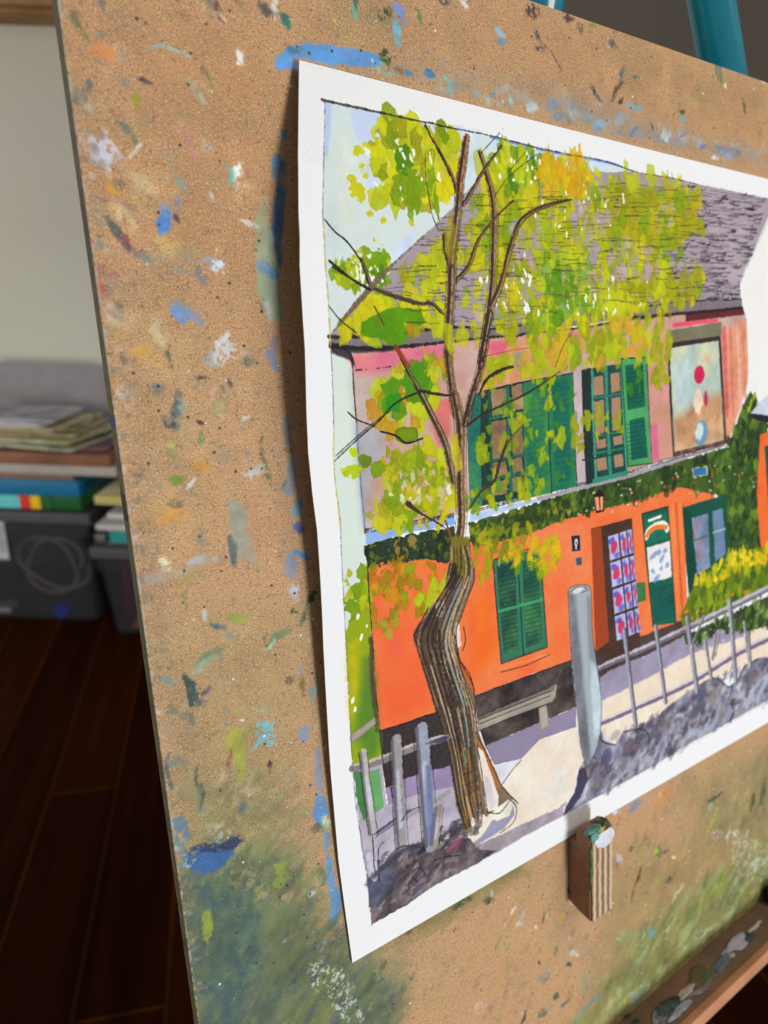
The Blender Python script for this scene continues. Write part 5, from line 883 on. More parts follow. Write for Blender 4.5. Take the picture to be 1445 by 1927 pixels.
          (1275, 1682, 11, 3.4, -60, (196, 200, 150), .85, .25), (1355, 1660, 12, 5.6, -75, (118, 152, 24), .9, .15), (1330, 1690, 16, 4, -38, (140, 136, 20), .65, .3), (1400, 1590, 16, 4.4, -75, (206, 204, 176), .8, .35), (1425, 1625, 12, 9, -20, (214, 214, 200), .8, .35), (1372, 1570, 12, 3, -80, (206, 202, 186), .7, .35), (1350, 1570, 8, 6, 0, (206, 190, 184), .65, .5), (1385, 1568, 5, 4, 0, (196, 204, 190), .7, .4), (1340, 1545, 14, 4, -65, (166, 172, 66), .65, .35), (1340, 1520, 6, 5, 0, (186, 206, 176), .6, .4),
          (1225, 1752, 8, 2.6, 55, (104, 160, 172), .9, .12), (1226, 1758, 5, 3.8, 0, (92, 150, 166), .9, .15), (1210, 1757, 5, 1.8, -85, (190, 206, 130), .8, .3), (1165, 1768, 5, 1, 25, (180, 206, 196), .9, .15), (1180, 1762, 12, 8, 0, (142, 156, 96), .5, .3), (1257, 1747, 4, 2.6, -60, (206, 206, 120), .75, .3), (1252, 1810, 5, 4, 0, (86, 74, 48), .6, .35), (1330, 1760, 24, 8, -38, (170, 184, 140), .7, .42), (1375, 1720, 14, 6, -60, (150, 176, 150), .7, .3), (1290, 1780, 16, 3, -38, (196, 196, 166), .65, .42),
          (1200, 1870, 16, 9, -30, (150, 170, 166), .75, .35), (1140, 1835, 6, 2, -55, (176, 190, 110), .8, .25), (1085, 1925, 12, 7, -30, (120, 150, 110), .7, .35), (1110, 1850, 12, 6, 0, (146, 150, 110), .4, .3), (1145, 1890, 5, 6, -50, (176, 166, 110), .6, .3), (1180, 1885, 5, 4, 0, (176, 150, 40), .7, .35), (1415, 1510, 9, 5, -80, (62, 84, 36), .8, .3), (1435, 1490, 14, 6, -80, (58, 78, 40), .8, .3), (1300, 1725, 14, 8, -30, (150, 158, 50), .6, .35), (1420, 1670, 10, 5, -40, (206, 150, 90), .5, .4)]
    for x, y, L, w, a, col, al, dr in sm:
        q = c.cells((x, y))[0]; ca, sa = math.cos(math.radians(a)), math.sin(math.radians(a))
        pts = np.array([(x - ca * 2, y - sa * 2), (x + ca * 2, y + sa * 2)]); e = c.cells(pts); d = e[1] - e[0]; d /= np.linalg.norm(d)   # direction on the board itself
        L = L * 1.02 * c.k; w = w * 1.15; n = d[::-1] * (-1, 1); bend = RNG.uniform(-.12, .12) * L
        c.line([q - d * L / 2, q - d * L * .1 + n * bend, q + d * L / 2], [w * .5, w * .95, w * .55], col, alpha=al, rough=.35 + dr * 1.6, soft=.3 + dr, var=.22, dry=dr * .85, raw=True)
    # thick worked-over corners, painted in long overlapping strokes
    c.field([(345, 1600), (520, 1590), (640, 1740), (760, 1860), (740, 1960), (370, 1960)], 420, [(70, 96, 70), (84, 104, 72), (60, 84, 70), (104, 120, 66), (90, 100, 84), (120, 128, 84), (60, 80, 84), (76, 88, 60), (112, 116, 96)], (4, 14), (1, 4), (-70, -10), (.25, .6), (.05, .45), soft=1.2)
    c.field([(350, 1660), (460, 1660), (500, 1760), (430, 1960), (378, 1960)], 120, [(56, 84, 76), (50, 76, 80), (66, 92, 74), (84, 106, 84)], (4, 12), (1, 3.4), (50, 110), (.3, .65), (.1, .4), soft=1)
    c.field([(330, 1470), (560, 1440), (610, 1700), (520, 1700), (350, 1620)], 150, [(140, 134, 80), (120, 120, 76), (170, 156, 104), (150, 150, 110), (196, 172, 120)], (3, 10), (1, 3), (-80, -10), (.2, .5), (.2, .5), soft=1.2)
    c.field([(1190, 1760), (1445, 1560), (1445, 1690), (1160, 1930), (1080, 1945), (1120, 1860)], 240, [(120, 128, 62), (140, 146, 74), (100, 116, 60), (150, 160, 96), (164, 160, 92), (90, 110, 66), (140, 164, 120)], (5, 20), (1.5, 6), (-60, -20), (.25, .6), (.1, .45), soft=1.5)
    c.field([(1180, 1560), (1445, 1400), (1600, 1300), (1600, 1500), (1445, 1600), (1200, 1740)], 170, [(140, 124, 74), (120, 116, 66), (164, 140, 92), (104, 104, 70), (176, 170, 120), (120, 132, 60), (150, 120, 84)], (4, 18), (1, 5), (-95, -40), (.2, .55), (.15, .5), soft=1.5)
    c.field([(700, 1800), (1150, 1560), (1160, 1700), (1080, 1960), (780, 1960)], 110, [(150, 122, 84), (176, 136, 96), (120, 104, 70), (140, 130, 80)], (3, 10), (1, 3.5), (-80, -30), (.15, .4), (.2, .5), soft=1.5)
    c.field([(640, 115), (1000, 180), (1445, 285), (1445, 320), (1100, 240), (800, 165)], 60, [(140, 150, 156), (110, 140, 176), (170, 184, 184), (130, 132, 124)], (4, 12), (1, 3), (-15, 15), (.3, .6), (.2, .5), soft=1)
    c.field([(130, 40), (420, 0), (540, 300), (500, 900), (300, 1000), (190, 620)], 160, [(186, 150, 112), (150, 140, 112), (206, 176, 126), (176, 130, 100), (140, 132, 108), (206, 150, 100)], (3, 9), (1, 4), (0, 180), (.15, .45), (.25, .55), soft=1.5)
    # the big blue patch low on the left, and other large marks
    P([(345, 1612), (372, 1592), (410, 1596), (436, 1584), (438, 1606), (424, 1628), (396, 1648), (368, 1640), (350, 1632)], (40, 96, 156), alpha=.95, rough=1.2, soft=.5, dry=.1, var=.2)
    P([(345, 1604), (380, 1590), (412, 1588), (450, 1572), (456, 1582), (430, 1604), (392, 1604), (356, 1612)], (22, 44, 84), alpha=.92, rough=1.3, soft=.5, dry=.25, var=.3)
    P([(342, 1618), (360, 1606), (372, 1616), (352, 1642)], (206, 214, 216), alpha=.8, rough=1.4, soft=.4, dry=.5)
    P([(394, 1574), (412, 1556), (432, 1560), (424, 1590), (400, 1592)], (180, 186, 184), alpha=.7, rough=1.6, soft=.6, dry=.5)
    P([(322, 1545), (346, 1535), (350, 1590), (344, 1640), (332, 1600)], (84, 124, 156), alpha=.75, rough=1.4, soft=.5, dry=.35)
    P([(432, 1385), (446, 1372), (466, 1378), (462, 1420), (458, 1456), (450, 1470), (442, 1440)], (158, 164, 56), alpha=.85, rough=1.2, soft=.6, dry=.15, var=.2)
    P([(482, 1360), (512, 1362), (514, 1398), (500, 1404), (486, 1398)], (120, 186, 200), alpha=.85, rough=1.6, soft=.3, dry=.48)
    P([(516, 1628), (536, 1624), (546, 1650), (528, 1672), (506, 1668), (520, 1648)], (134, 156, 56), alpha=.85, rough=1.2, soft=.5, dry=.15)
    P([(378, 1718), (396, 1710), (404, 1750), (388, 1776), (382, 1750)], (140, 156, 48), alpha=.9, rough=1., soft=.5, dry=.15)
    P([(425, 985), (460, 975), (478, 1040), (486, 1060), (448, 1052), (440, 1010)], (156, 156, 138), alpha=.75, rough=1., soft=.8, dry=.12)
    P([(400, 665), (428, 638), (440, 660), (420, 690), (402, 682)], (216, 212, 208), alpha=.85, rough=1.4, soft=.4, dry=.3)
    P([(584, 1815), (640, 1825), (668, 1880), (690, 1927), (660, 1927), (620, 1870), (590, 1850)], (206, 210, 206), alpha=.75, rough=2.4, soft=.6, dry=.56)
    P([(162, 262), (196, 248), (212, 280), (200, 314), (170, 300)], (208, 198, 206), alpha=.75, rough=1.8, soft=.4, dry=.45)
    P([(1370, 1560), (1412, 1580), (1445, 1600), (1445, 1650), (1400, 1660), (1380, 1620)], (196, 200, 176), alpha=.6, rough=3, soft=1.5, dry=.5)
    # odd small marks all over
    pal = [(112, 112, 84), (84, 92, 84), (130, 120, 90), (196, 180, 150), (150, 120, 90), (96, 122, 130), (206, 200, 190), (150, 146, 60), (70, 60, 58), (120, 138, 150), (190, 150, 90)]
    for k in range(3300):
        x = RNG.uniform(0, c.nx); y = RNG.uniform(0, c.ny); L = RNG.uniform(.5, 3.4) * c.k; t = RNG.uniform(0, 3.14)
        dv = np.array((math.cos(t), math.sin(t))) * L / 2; q = np.array((x, y))
        c.line([q - dv, q + dv], [RNG.uniform(.15, .7), RNG.uniform(.3, 1.4)], pal[RNG.integers(len(pal))], alpha=RNG.uniform(.15, .55), rough=.9, soft=.9, dry=RNG.uniform(.2, .5), raw=True)
    for k in range(4600):
        q = (RNG.uniform(0, c.nx), RNG.uniform(0, c.ny)); r = RNG.uniform(.10, .26) * (2.2 if RNG.random() < .06 else 1)
        c.dab(q, r, r * RNG.uniform(.6, 1), RNG.uniform(0, 3), [(56, 48, 48), (236, 232, 220), (60, 50, 60), (220, 210, 190), (80, 100, 130), (206, 190, 80), (70, 90, 70), (40, 44, 60)][RNG.integers(8)], alpha=RNG.uniform(.6, 1), rough=.12, soft=.15, raw=True)
    # grubby left edge
    for k in range(420):
        y = RNG.uniform(0, c.ny); x = abs(RNG.normal(0, 3.2 * c.k))
        c.dab((x, y), RNG.uniform(.3, 1.3), RNG.uniform(.3, 1.2), RNG.uniform(0, 3), [(110, 96, 76), (92, 100, 84), (128, 112, 90), (206, 196, 180), (96, 112, 106)][RNG.integers(5)], alpha=RNG.uniform(.2, .55), rough=.7, soft=.5, dry=.35, raw=True)
    c.line([(1, 0), (1, c.ny)], .35, (200, 190, 170), alpha=.7, rough=.5, dry=.4, raw=True)
paint_board()

# ------------------------------------------------------------------ ROOM AXES
H2 = np.array([fw[0], fw[1]]); H2 /= np.linalg.norm(H2); R2 = np.array([H2[1], -H2[0]])     # the back of the room faces the easel squarely
ROOM_A = math.atan2(R2[1], R2[0])
ROOM = Matrix.Translation((CAM_W[0], CAM_W[1], 0)) @ Matrix.Rotation(ROOM_A, 4, 'Z')        # x along the back wall, y into the room
def at(px, py, y):                                   # pixel -> (x, z) at room depth y
    d = B2W @ ray_b((px, py))[0]; s = y / (d[:2] @ H2); P = d * s
    return float(P[:2] @ R2), float(P[2] + CAM_H)
def room_obj(name, me, m, loc, rz=0, rx=0, parent=None):
    o = bpy.data.objects.new(name, me); COL.objects.link(o)
    if m: me.materials.append(m)
    if parent: o.parent = parent; o.matrix_local = Matrix.Translation(loc) @ Matrix.Rotation(rz, 4, 'Z') @ Matrix.Rotation(rx, 4, 'X')
    else: o.matrix_world = ROOM @ Matrix.Translation(loc) @ Matrix.Rotation(rz, 4, 'Z') @ Matrix.Rotation(rx, 4, 'X')
    return o
def room_empty(name, loc, label, cat, rz=0, group=None):
    return empty(name, mat=ROOM @ Matrix.Translation(loc) @ Matrix.Rotation(rz, 4, 'Z'), label=label, cat=cat, group=group)

# ------------------------------------------------------------------ STRUCTURE
def floor_mat():
    m = bpy.data.materials.new('dark_timber_floor'); m.use_nodes = True; nt = m.node_tree; b = nt.nodes['Principled BSDF']; L = nt.links
    tc = nt.nodes.new('ShaderNodeTexCoord'); mp = nt.nodes.new('ShaderNodeMapping'); L.new(tc.outputs['Object'], mp.inputs['Vector'])
    br = nt.nodes.new('ShaderNodeTexBrick'); br.inputs['Scale'].default_value = 1; br.inputs['Brick Width'].default_value = 1.3; br.inputs['Row Height'].default_value = .13
    br.inputs['Mortar Size'].default_value = .004; br.inputs['Mortar Smooth'].default_value = 1; br.inputs['Bias'].default_value = 0; br.offset = .37
    br.inputs['Color1'].default_value = (.034, .0075, .0016, 1); br.inputs['Color2'].default_value = (.014, .0026, .0006, 1); br.inputs['Mortar'].default_value = (.060, .018, .003, 1)  # warm reflected streaks are put into the bright joint colour
    L.new(mp.outputs['Vector'], br.inputs['Vector'])
    n = nt.nodes.new('ShaderNodeTexNoise'); n.inputs['Scale'].default_value = 5; n.inputs['Detail'].default_value = 6
    m2 = nt.nodes.new('ShaderNodeMapping'); m2.inputs['Scale'].default_value = (.35, 6, 1); L.new(tc.outputs['Object'], m2.inputs['Vector']); L.new(m2.outputs['Vector'], n.inputs['Vector'])
    x = nt.nodes.new('ShaderNodeMixRGB'); x.blend_type = 'MULTIPLY'; x.inputs['Fac'].default_value = .8
    cr = nt.nodes.new('ShaderNodeValToRGB'); cr.color_ramp.elements[0].color = (.45, .4, .4, 1); cr.color_ramp.elements[1].color = (1.6, 1.4, 1.2, 1); cr.color_ramp.elements[0].position = .3; cr.color_ramp.elements[1].position = .7
    L.new(n.outputs['Fac'], cr.inputs['Fac']); L.new(br.outputs['Color'], x.inputs['Color1']); L.new(cr.outputs['Color'], x.inputs['Color2']); L.new(x.outputs['Color'], b.inputs['Base Color'])
    b.inputs['Roughness'].default_value = .6; b.inputs['Specular IOR Level'].default_value = .05; b.inputs['Specular Tint'].default_value = (.9, .4, .15, 1)
    return m
bm = bmesh.new(); bmesh.ops.create_grid(bm, x_segments=8, y_segments=8, size=3.2)
pd = np.array([0.35043352, 0.93657834]); fl = link('floor', mesh_of(bm), floor_mat()); tag(fl, 'dark red-brown timber floor', 'floor', kind='structure')
fl.matrix_world = Matrix.Translation((CAM_W[0] + .8, CAM_W[1] + 1.0, 0)) @ Matrix.Rotation(math.atan2(pd[1], pd[0]), 4, 'Z')
WALLY = 2.35
wall_m = mat('off_white_wall_paint', (206, 202, 188), rough=.85, noise=(202, 198, 184), scale=2.5, bump=.15, bscale=60)
taupe_m = mat('taupe_wall', (102, 92, 80), rough=.85, noise=(98, 88, 76), scale=2.5, bump=.15, bscale=60)  # darker grey-brown tone for the right part of the wall
xw = at(620, 900, WALLY)[0]
bm = bmesh.new(); box_bm(bm, ((-2.9 + xw) / 2, WALLY + .05, 1.3), (xw + 2.9, .1, 2.6)); w = room_obj('wall_back', mesh_of(bm), wall_m, (0, 0, 0)); tag(w, 'off-white back wall', 'wall', kind='structure')
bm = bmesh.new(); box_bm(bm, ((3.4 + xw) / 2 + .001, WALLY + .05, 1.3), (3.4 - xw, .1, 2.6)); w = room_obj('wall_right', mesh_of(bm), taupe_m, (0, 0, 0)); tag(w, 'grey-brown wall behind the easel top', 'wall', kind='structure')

# ------------------------------------------------------------------ DRAWING BOARD
board_m = pigment_mat('paint_spattered_hardboard', .62, .35, 900, speck=True, spec=.3)
def spaced(a, b, n, near, strength):
    """n samples from a to b, packed toward 'near' where the board is close"""
    t = np.linspace(0, 1, n); return a + (b - a) * ((1 - strength) * t + strength * t ** 2.0)
nx, ny = 1100, 1400
xs = spaced(0, .40, nx - 24, 0, .55); xs = np.concatenate([xs, np.linspace(.402, BW, 24)]); ysd = np.linspace(0, BH, ny)
X, Yd = np.meshgrid(xs, ysd)
G = np.stack([X, BH - Yd, np.zeros_like(X)], -1)
rng = np.random.default_rng(3)
ew = vnoise(ny, 4, 6, rng, 2)[:, 0] - .5                     # slightly chewed left edge
G[:, 0, 0] += 0; G[:, 0, 2] -= .00035; G[:, 1, 2] -= .0001 + np.maximum(ew, 0) * .0004
Cc = BC.sample(X, Yd)
# left edge face (a strip of its own colour), other sides plain
zs = np.linspace(-.00035, -BT, 7); Ye, Ze = np.meshgrid(ysd, zs, indexing='ij')
E = np.stack([np.zeros_like(Ye), BH - Ye, Ze], -1); ec = np.empty(E.shape); ec[:] = rgb((104, 96, 70))
nn = vnoise(ny, 7, 9, rng, 3)[..., None]; ec = ec * (.75 + .5 * nn)
def band(y0, y1, col, a):
    q = on_board(((110 + (y0 - 0) * .138), y0))[0][1], on_board(((110 + y1 * .138), y1))[0][1]
    m = ((BH - Ye) < q[0]) & ((BH - Ye) > q[1]); ec[m] = ec[m] * (1 - a) + rgb(col) * a
band(755, 785, (92, 104, 40), .8); band(781, 808, (48, 76, 122), .9); band(808, 850, (98, 104, 60), .6); band(930, 985, (40, 36, 34), .7); band(1000, 1300, (96, 100, 66), .5); band(380, 520, (80, 70, 52), .5); band(0, 330, (112, 104, 80), .4)
back = np.array([[[0, BH, -BT], [BW, BH, -BT]], [[0, 0, -BT], [BW, 0, -BT]]], float); mdf = np.empty((2, 2, 3)); mdf[:] = rgb((120, 96, 70))
topf = np.array([[[0, BH, -BT], [BW, BH, -BT]], [[0, BH, -.0002], [BW, BH, 0]]], float); botf = np.array([[[0, 0, -.0002], [BW, 0, 0]], [[0, 0, -BT], [BW, 0, -BT]]], float); rgtf = np.array([[[BW, BH, 0], [BW, BH, -BT]], [[BW, 0, 0], [BW, 0, -BT]]], float)
me = grid_mesh('drawing_board', G, Cc, [(E, ec, True), (back, mdf, True), (topf, mdf, False), (botf, mdf, False), (rgtf, mdf, False)], board_m)
board = link('drawing_board', me, None, M=BOARD_M)
tag(board, 'brown hardboard drawing board covered in dried paint smears, propped on the easel', 'drawing board')

# ------------------------------------------------------------------ PAINTED SHEET
paper_m = pigment_mat('watercolour_paper', .75, .55, 850, spec=.2, bdist=.00035)
us = np.concatenate([spaced(0, .335, 1100, 0, .6), np.linspace(.3365, PW, 46)]); vs = np.linspace(0, PH, 1480)
U, V = np.meshgrid(us, vs); S3 = sheet_xyz(U, V); C3 = PC.sample(U, V)
S3[..., 2] += (vnoise(*U.shape, 40, rng, 2) - .5) * .00008
ub = np.linspace(0, PW, 60); vb = np.linspace(0, PH, 80); UB, VB = np.meshgrid(ub, vb); SB = sheet_xyz(UB, VB); SB[..., 2] -= .00045; CB = np.empty(SB.shape); CB[:] = rgb((226, 224, 220))
sk = lambda u, v: (np.stack([sheet_xyz(u, v) - (0, 0, .00045), sheet_xyz(u, v)], 0))
def skirt(u, v):
    g = sk(u, v); c = np.empty(g.shape); c[:] = rgb((226, 224, 220)); return g, c
g1, c1 = skirt(us, np.zeros_like(us)); g2, c2 = skirt(us, np.full_like(us, PH)); g3, c3 = skirt(np.zeros_like(vs), vs); g4, c4 = skirt(np.full_like(vs, PW), vs)
me = grid_mesh('painted_sheet', S3, C3, [(SB, CB, True), (g1, c1, False), (g2, c2, True), (g3, c3, True), (g4, c4, False)], paper_m)
sheet = link('watercolour_painting', me, None, M=BOARD_M)
tag(sheet, 'watercolour of an orange house with green shutters behind a twisted tree, on white paper', 'painting')
DOUBLE = None

# ------------------------------------------------------------------ BLOCK THAT HOLDS THE SHEET
clip = empty('paper_support_block', mat=BOARD_M @ Matrix.Translation((.170, .0925, 0)), label='small square block daubed with white and green paint, fixed to the board under the sheet', cat='block')
mdf_m = mat('brown_fibreboard', (150, 112, 82), rough=.7, noise=(136, 100, 72), scale=160, bump=.2, bscale=700)
ply_m = mat('layered_ply_edge', (178, 146, 104), rough=.7)
def ply_nodes(m):
    nt = m.node_tree; b = nt.nodes['Principled BSDF']; L = nt.links; tc = nt.nodes.new('ShaderNodeTexCoord')
    w = nt.nodes.new('ShaderNodeTexWave'); w.bands_direction = 'X'; w.inputs['Scale'].default_value = 85; w.inputs['Distortion'].default_value = 1.2; w.inputs['Detail'].default_value = 3; w.inputs['Detail Scale'].default_value = 4
    L.new(tc.outputs['Object'], w.inputs['Vector']); cr = nt.nodes.new('ShaderNodeValToRGB'); cr.color_ramp.elements[0].color = (.20, .115, .06, 1); cr.color_ramp.elements[1].color = (.60, .44, .27, 1)
    cr.color_ramp.elements[0].position = .25; cr.color_ramp.elements[1].position = .7; L.new(w.outputs['Fac'], cr.inputs['Fac']); L.new(cr.outputs['Color'], b.inputs['Base Color'])
ply_nodes(ply_m)
bm = bmesh.new(); prism_bm(bm, [(0, 0.0002), (.0325, .0002), (.0325, .0046), (.0400, .0046), (.0400, .0125), (-.0030, .0125), (-.0020, .006)], (0, 1, 0), (0, 0, 1), (1, 0, 0), (0, 0, 0), .0150)
bmesh.ops.bevel(bm, geom=[e for e in bm.edges], offset=.0004, segments=1, affect='EDGES')
link('body', mesh_of(bm), mdf_m, clip)
bm = bmesh.new(); box_bm(bm, (.0075, .0182, .0129), (.0140, .0420, .0010), bev=.0003, seg=1); link('striped_face', mesh_of(bm), ply_m, clip)
def crust(name, col, c, s, seed, parent, noise=None, amp=.42):
    bm = bmesh.new(); bmesh.ops.create_icosphere(bm, subdivisions=4, radius=1); r = np.random.default_rng(seed)
    k = r.normal(0, 1, (8, 3)); ph = r.random(8) * 6
    for v in bm.verts:
        n = sum(math.sin(k[i] @ np.array(v.co) * 2.6 + ph[i]) for i in range(8)) / 8; q = v.co * (1 + amp * n)
        v.co = Vector((c[0] + q.x * s[0], c[1] + q.y * s[1], c[2] + q.z * s[2]))
    return link(name, mesh_of(bm), mat(name + '_' + str(seed), col, rough=.4, noise=noise, scale=300, bump=.4, bscale=900), parent)
crust('green_paint_lump', (60, 104, 66), (.0035, .0412, .0112), (.0044, .0020, .0024), 2, clip, (110, 170, 160))
crust('dark_green_paint_lump', (44, 60, 34), (.0110, .0410, .0100), (.0040, .0016, .0026), 3, clip, (90, 96, 40))
crust('white_paint_lump', (224, 226, 230), (.0076, .0360, .0134), (.0062, .0042, .0009), 4, clip)
crust('green_paint_streak', (84, 122, 30), (.0002, .024, .0128), (.0009, .0100, .0009), 5, clip, (50, 80, 60))
crust('teal_paint_dab', (104, 160, 150), (.0022, .0392, .0131), (.0024, .0024, .0010), 6, clip)
crust('orange_paint_dab', (206, 128, 70), (.0034, .0250, .0135), (.0010, .0011, .0004), 8, clip)
crust('yellow_paint_dab', (206, 176, 84), (.0070, .0408, .0126), (.0022, .0012, .0010), 9, clip)

# ------------------------------------------------------------------ EASEL: teal tubes, wooden tray
easel = empty('easel', mat=BOARD_M, label='studio easel with teal metal tubes and a paint-caked wooden tray, behind and under the board', cat='easel')
teal_m = mat('teal_enamel', (4, 122, 134), rough=.2, spec=.6, noise=(4, 104, 120), scale=30, coat=.5)
dark_m = mat('black_plastic_and_rubber', (22, 26, 30), rough=.35)
def bfloor(x, y0, z0, x1, y1, z1):                    # extend a leg line down to the floor, board space
    a = np.array((x, y0, z0)); d = np.array((x1, y1, z1)) - a
    wa = B2W @ a + OFF; wd = B2W @ d; s = (0.011 - wa[2]) / wd[2]; return a + d * s
A = on_board((1337, 0), -.03)[0]; B = on_board((1357, 115), -.03)[0]; d = (B - A); dz = np.array((0, 0, -.10)) * np.linalg.norm(d)
def leg(name, a, b, r, back):
    a = np.array(a, float); b = np.array(b, float); u = (b - a) / np.linalg.norm(b - a)
    top = a - u * .30
    f = bfloor(*a, *(a + u * .1))
    bm = bmesh.new(); tube_bm(bm, [tuple(top), tuple(a), tuple(b), tuple(f)], r, 28); o = link(name, mesh_of(bm), teal_m, easel)
    bm = bmesh.new(); tube_bm(bm, [tuple(f - u * .03), tuple(f + u * .004)], r * 1.25, 20); link('foot_cap', mesh_of(bm), dark_m, o)
    return top
t1 = leg('leg', A, B, .0108, 0)
A2 = on_board((1012, 0), -.028)[0]; B2 = np.array((A2[0] - .035, A2[1] - .13, -.030))
t2 = leg('leg', A2, B2, .0108, 0)
bm = bmesh.new(); tube_bm(bm, [tuple(t2 * (1, 1, 1)), tuple((t1 + t2) / 2 + (0, .02, 0)), tuple(t1)], .011, 20); link('top_bar', mesh_of(bm), teal_m, easel)
bm = bmesh.new(); tube_bm(bm, [(.10, .02, -.03), (.46, .02, -.03)], .009, 16); link('cross_bar', mesh_of(bm), teal_m, easel)
tray_m = mat('paint_stained_pine', (134, 98, 72), rough=.6, noise=(104, 84, 66), scale=40, bump=.3, bscale=240)
tray = None
bm = bmesh.new(); box_bm(bm, (.30, -.0065, -.006), (.66, .013, .050), bev=.0022, seg=2)
tray = link('tray', mesh_of(bm), tray_m, easel)
bm = bmesh.new(); box_bm(bm, (.30, -.0040, .0208), (.66, .0088, .0042), bev=.0012, seg=2); link('tray_lip', mesh_of(bm), mat('lit_pine_lip', (196, 138, 98), rough=.6, noise=(176, 120, 84), scale=40, bump=.2, bscale=300), tray)  # lip is paler pine: the lit tray edge put into its colour
def on_tray(px):
    d = ray_b(px)[0]; s = (0 - CAM_B[1]) / d[1]; return CAM_B + d * s
def blob(px, s, col, seed, noise=None):
    p = on_tray(px); return crust('paint_crust', col, (p[0], .0002, p[2]), s, seed, tray, noise, 1.1)
for k, (px, s, col, nz) in enumerate([((1385, 1778), (.0105, .0010, .0034), (176, 166, 190), (196, 190, 206)), ((1290, 1868), (.0075, .0009, .0022), (196, 186, 178), None), ((1262, 1893), (.0085, .0009, .0026), (74, 90, 86), (30, 44, 46)), ((1280, 1905), (.0070, .0009, .0020), (190, 192, 206), (120, 130, 160)),
                                      ((1240, 1915), (.0070, .0008, .0030), (150, 150, 156), (60, 74, 80)), ((1312, 1868), (.0070, .0008, .0014), (150, 150, 150), (60, 56, 56)), ((1335, 1842), (.0060, .0008, .0024), (84, 100, 78), (110, 116, 84)), ((1360, 1812), (.0080, .0007, .0022), (92, 104, 120), (110, 116, 130)),
                                      ((1310, 1840), (.0080, .0005, .0030), (104, 92, 56), None), ((1405, 1770), (.0060, .0006, .0016), (60, 76, 84), None), ((1420, 1745), (.0060, .0005, .0010), (206, 196, 190), None), ((1376, 1798), (.0026, .0007, .0010), (196, 180, 160), None), ((1195, 1925), (.0030, .0005, .0010), (56, 56, 40), None), ((1178, 1915), (.0024, .0005, .0008), (40, 50, 44), None)]):
    blob(px, s, col, 40 + k, nz)
p = on_tray((1460, 1706)); bm = bmesh.new(); tube_bm(bm, [(p[0] + .004, .0, p[2] - .002), (p[0] + .004, .006, p[2] - .002), (p[0] + .004, .009, p[2] - .002)], [.0065, .0065, .005], 24); link('clamp_knob', mesh_of(bm), dark_m, easel)

# ------------------------------------------------------------------ THINGS ON THE FAR SIDE OF THE ROOM
def slab(name, px0, px1, ytop, ybot, y, depth, m, label, cat, group=None, rz=0, x0=None, bev=.004, zb=None, yin=0):
    """a box whose front face spans pixels px0..px1, ytop..ybot at room depth y"""
    pm = (px0 + px1) / 2; yo = y + yin; xa = at(px0, (ytop + ybot) / 2, y)[0] if x0 is None else x0; xb, z1 = at(px1, ytop, y)[0], at(pm, ytop, y)[1]; z0 = at(pm, ybot, y)[1]
    if zb is not None: z1 = max(z1, zb + .004); z0 = zb + .0006
    bm = bmesh.new(); box_bm(bm, (0, depth / 2, (z1 - z0) / 2), (xb - xa, depth, z1 - z0), bev=min(bev, (z1 - z0) * .3), seg=2)
    o = room_obj(name, mesh_of(bm), m, ((xa + xb) / 2, yo, z0), rz)
    return tag(o, label, cat, group), (xa, xb, z0, z1)
def clear_mat(name, col, alpha, rough=.35):
    m = mat(name, col, rough=rough, spec=.5, alpha=alpha); return m
BIN = clear_mat('smoky_clear_plastic', (60, 60, 64), .42)
LIDM = mat('grey_plastic_lid', (78, 76, 76), rough=.45)
def storage_bin(x0, x1, z1, y, depth, taper, label, lidz):
    t = room_empty('storage_bin', ((x0 + x1) / 2, y + depth / 2, 0), label, 'storage box')
    w = x1 - x0
    bm = bmesh.new(); z0 = .003; th = .004
    def ring(z, k, ins): 
        hw, hd = w / 2 - k - ins, depth / 2 - k - ins; r = .03; out = []
        for cx_, cy_, a0 in ((hw - r, hd - r, 0), (-hw + r, hd - r, 90), (-hw + r, -hd + r, 180), (hw - r, -hd + r, 270)):
            for a in range(0, 91, 15): out.append(bm.verts.new((cx_ + r * math.cos(math.radians(a0 + a)), cy_ + r * math.sin(math.radians(a0 + a)), z)))
        return out
    rs = [ring(z0, taper, 0), ring(z0 + .012, taper * .93, 0), ring(z1 - .04, taper * .1, 0), ring(z1 - .036, 0 - .006, 0), ring(z1 - .002, -.006, 0), ring(z1 - .002, 0, th), ring(z0 + .01, taper, th)]
    n = len(rs[0])
    for a, b in zip(rs, rs[1:]):
        for i in range(n): bm.faces.new((a[i], a[(i + 1) % n], b[(i + 1) % n], b[i]))
    bm.faces.new(rs[0][::-1]); bm.faces.new(rs[-1])
    bmesh.ops.recalc_face_normals(bm, faces=bm.faces)
    o = bpy.data.objects.new('body', mesh_of(bm)); COL.objects.link(o); o.data.materials.append(BIN); o.parent = t
    bm = bmesh.new(); box_bm(bm, (0, 0, z1 + lidz / 2), (w + .02, depth + .02, lidz), bev=.006, seg=3); box_bm(bm, (0, 0, z1 + lidz + .002), (w - .05, depth - .05, .006), bev=.002)
    l = bpy.data.objects.new('lid', mesh_of(bm)); COL.objects.link(l); l.data.materials.append(LIDM); l.parent = t
    return t
YB = 1.80
xr, zl = at(176, 1060, YB); zlid_t = at(90, 963, YB)[1]; zlid_b = at(90, 984, YB)[1]
bin1 = storage_bin(xr - .52, xr, zlid_b, YB, .36, .008, 'large smoky clear storage box with a white label at far left', zlid_t - zlid_b)
lab_x, lab_z = at(2, 1016, YB - .003); bm = bmesh.new(); box_bm(bm, (0, 0, 0), (.036, .0012, .118), bev=.0004, seg=1)
lb = room_obj('paper_label', mesh_of(bm), mat('label_card', (176, 176, 178), rough=.8), (lab_x - bin1.matrix_world.translation.x * 0, YB - .007, lab_z)); 
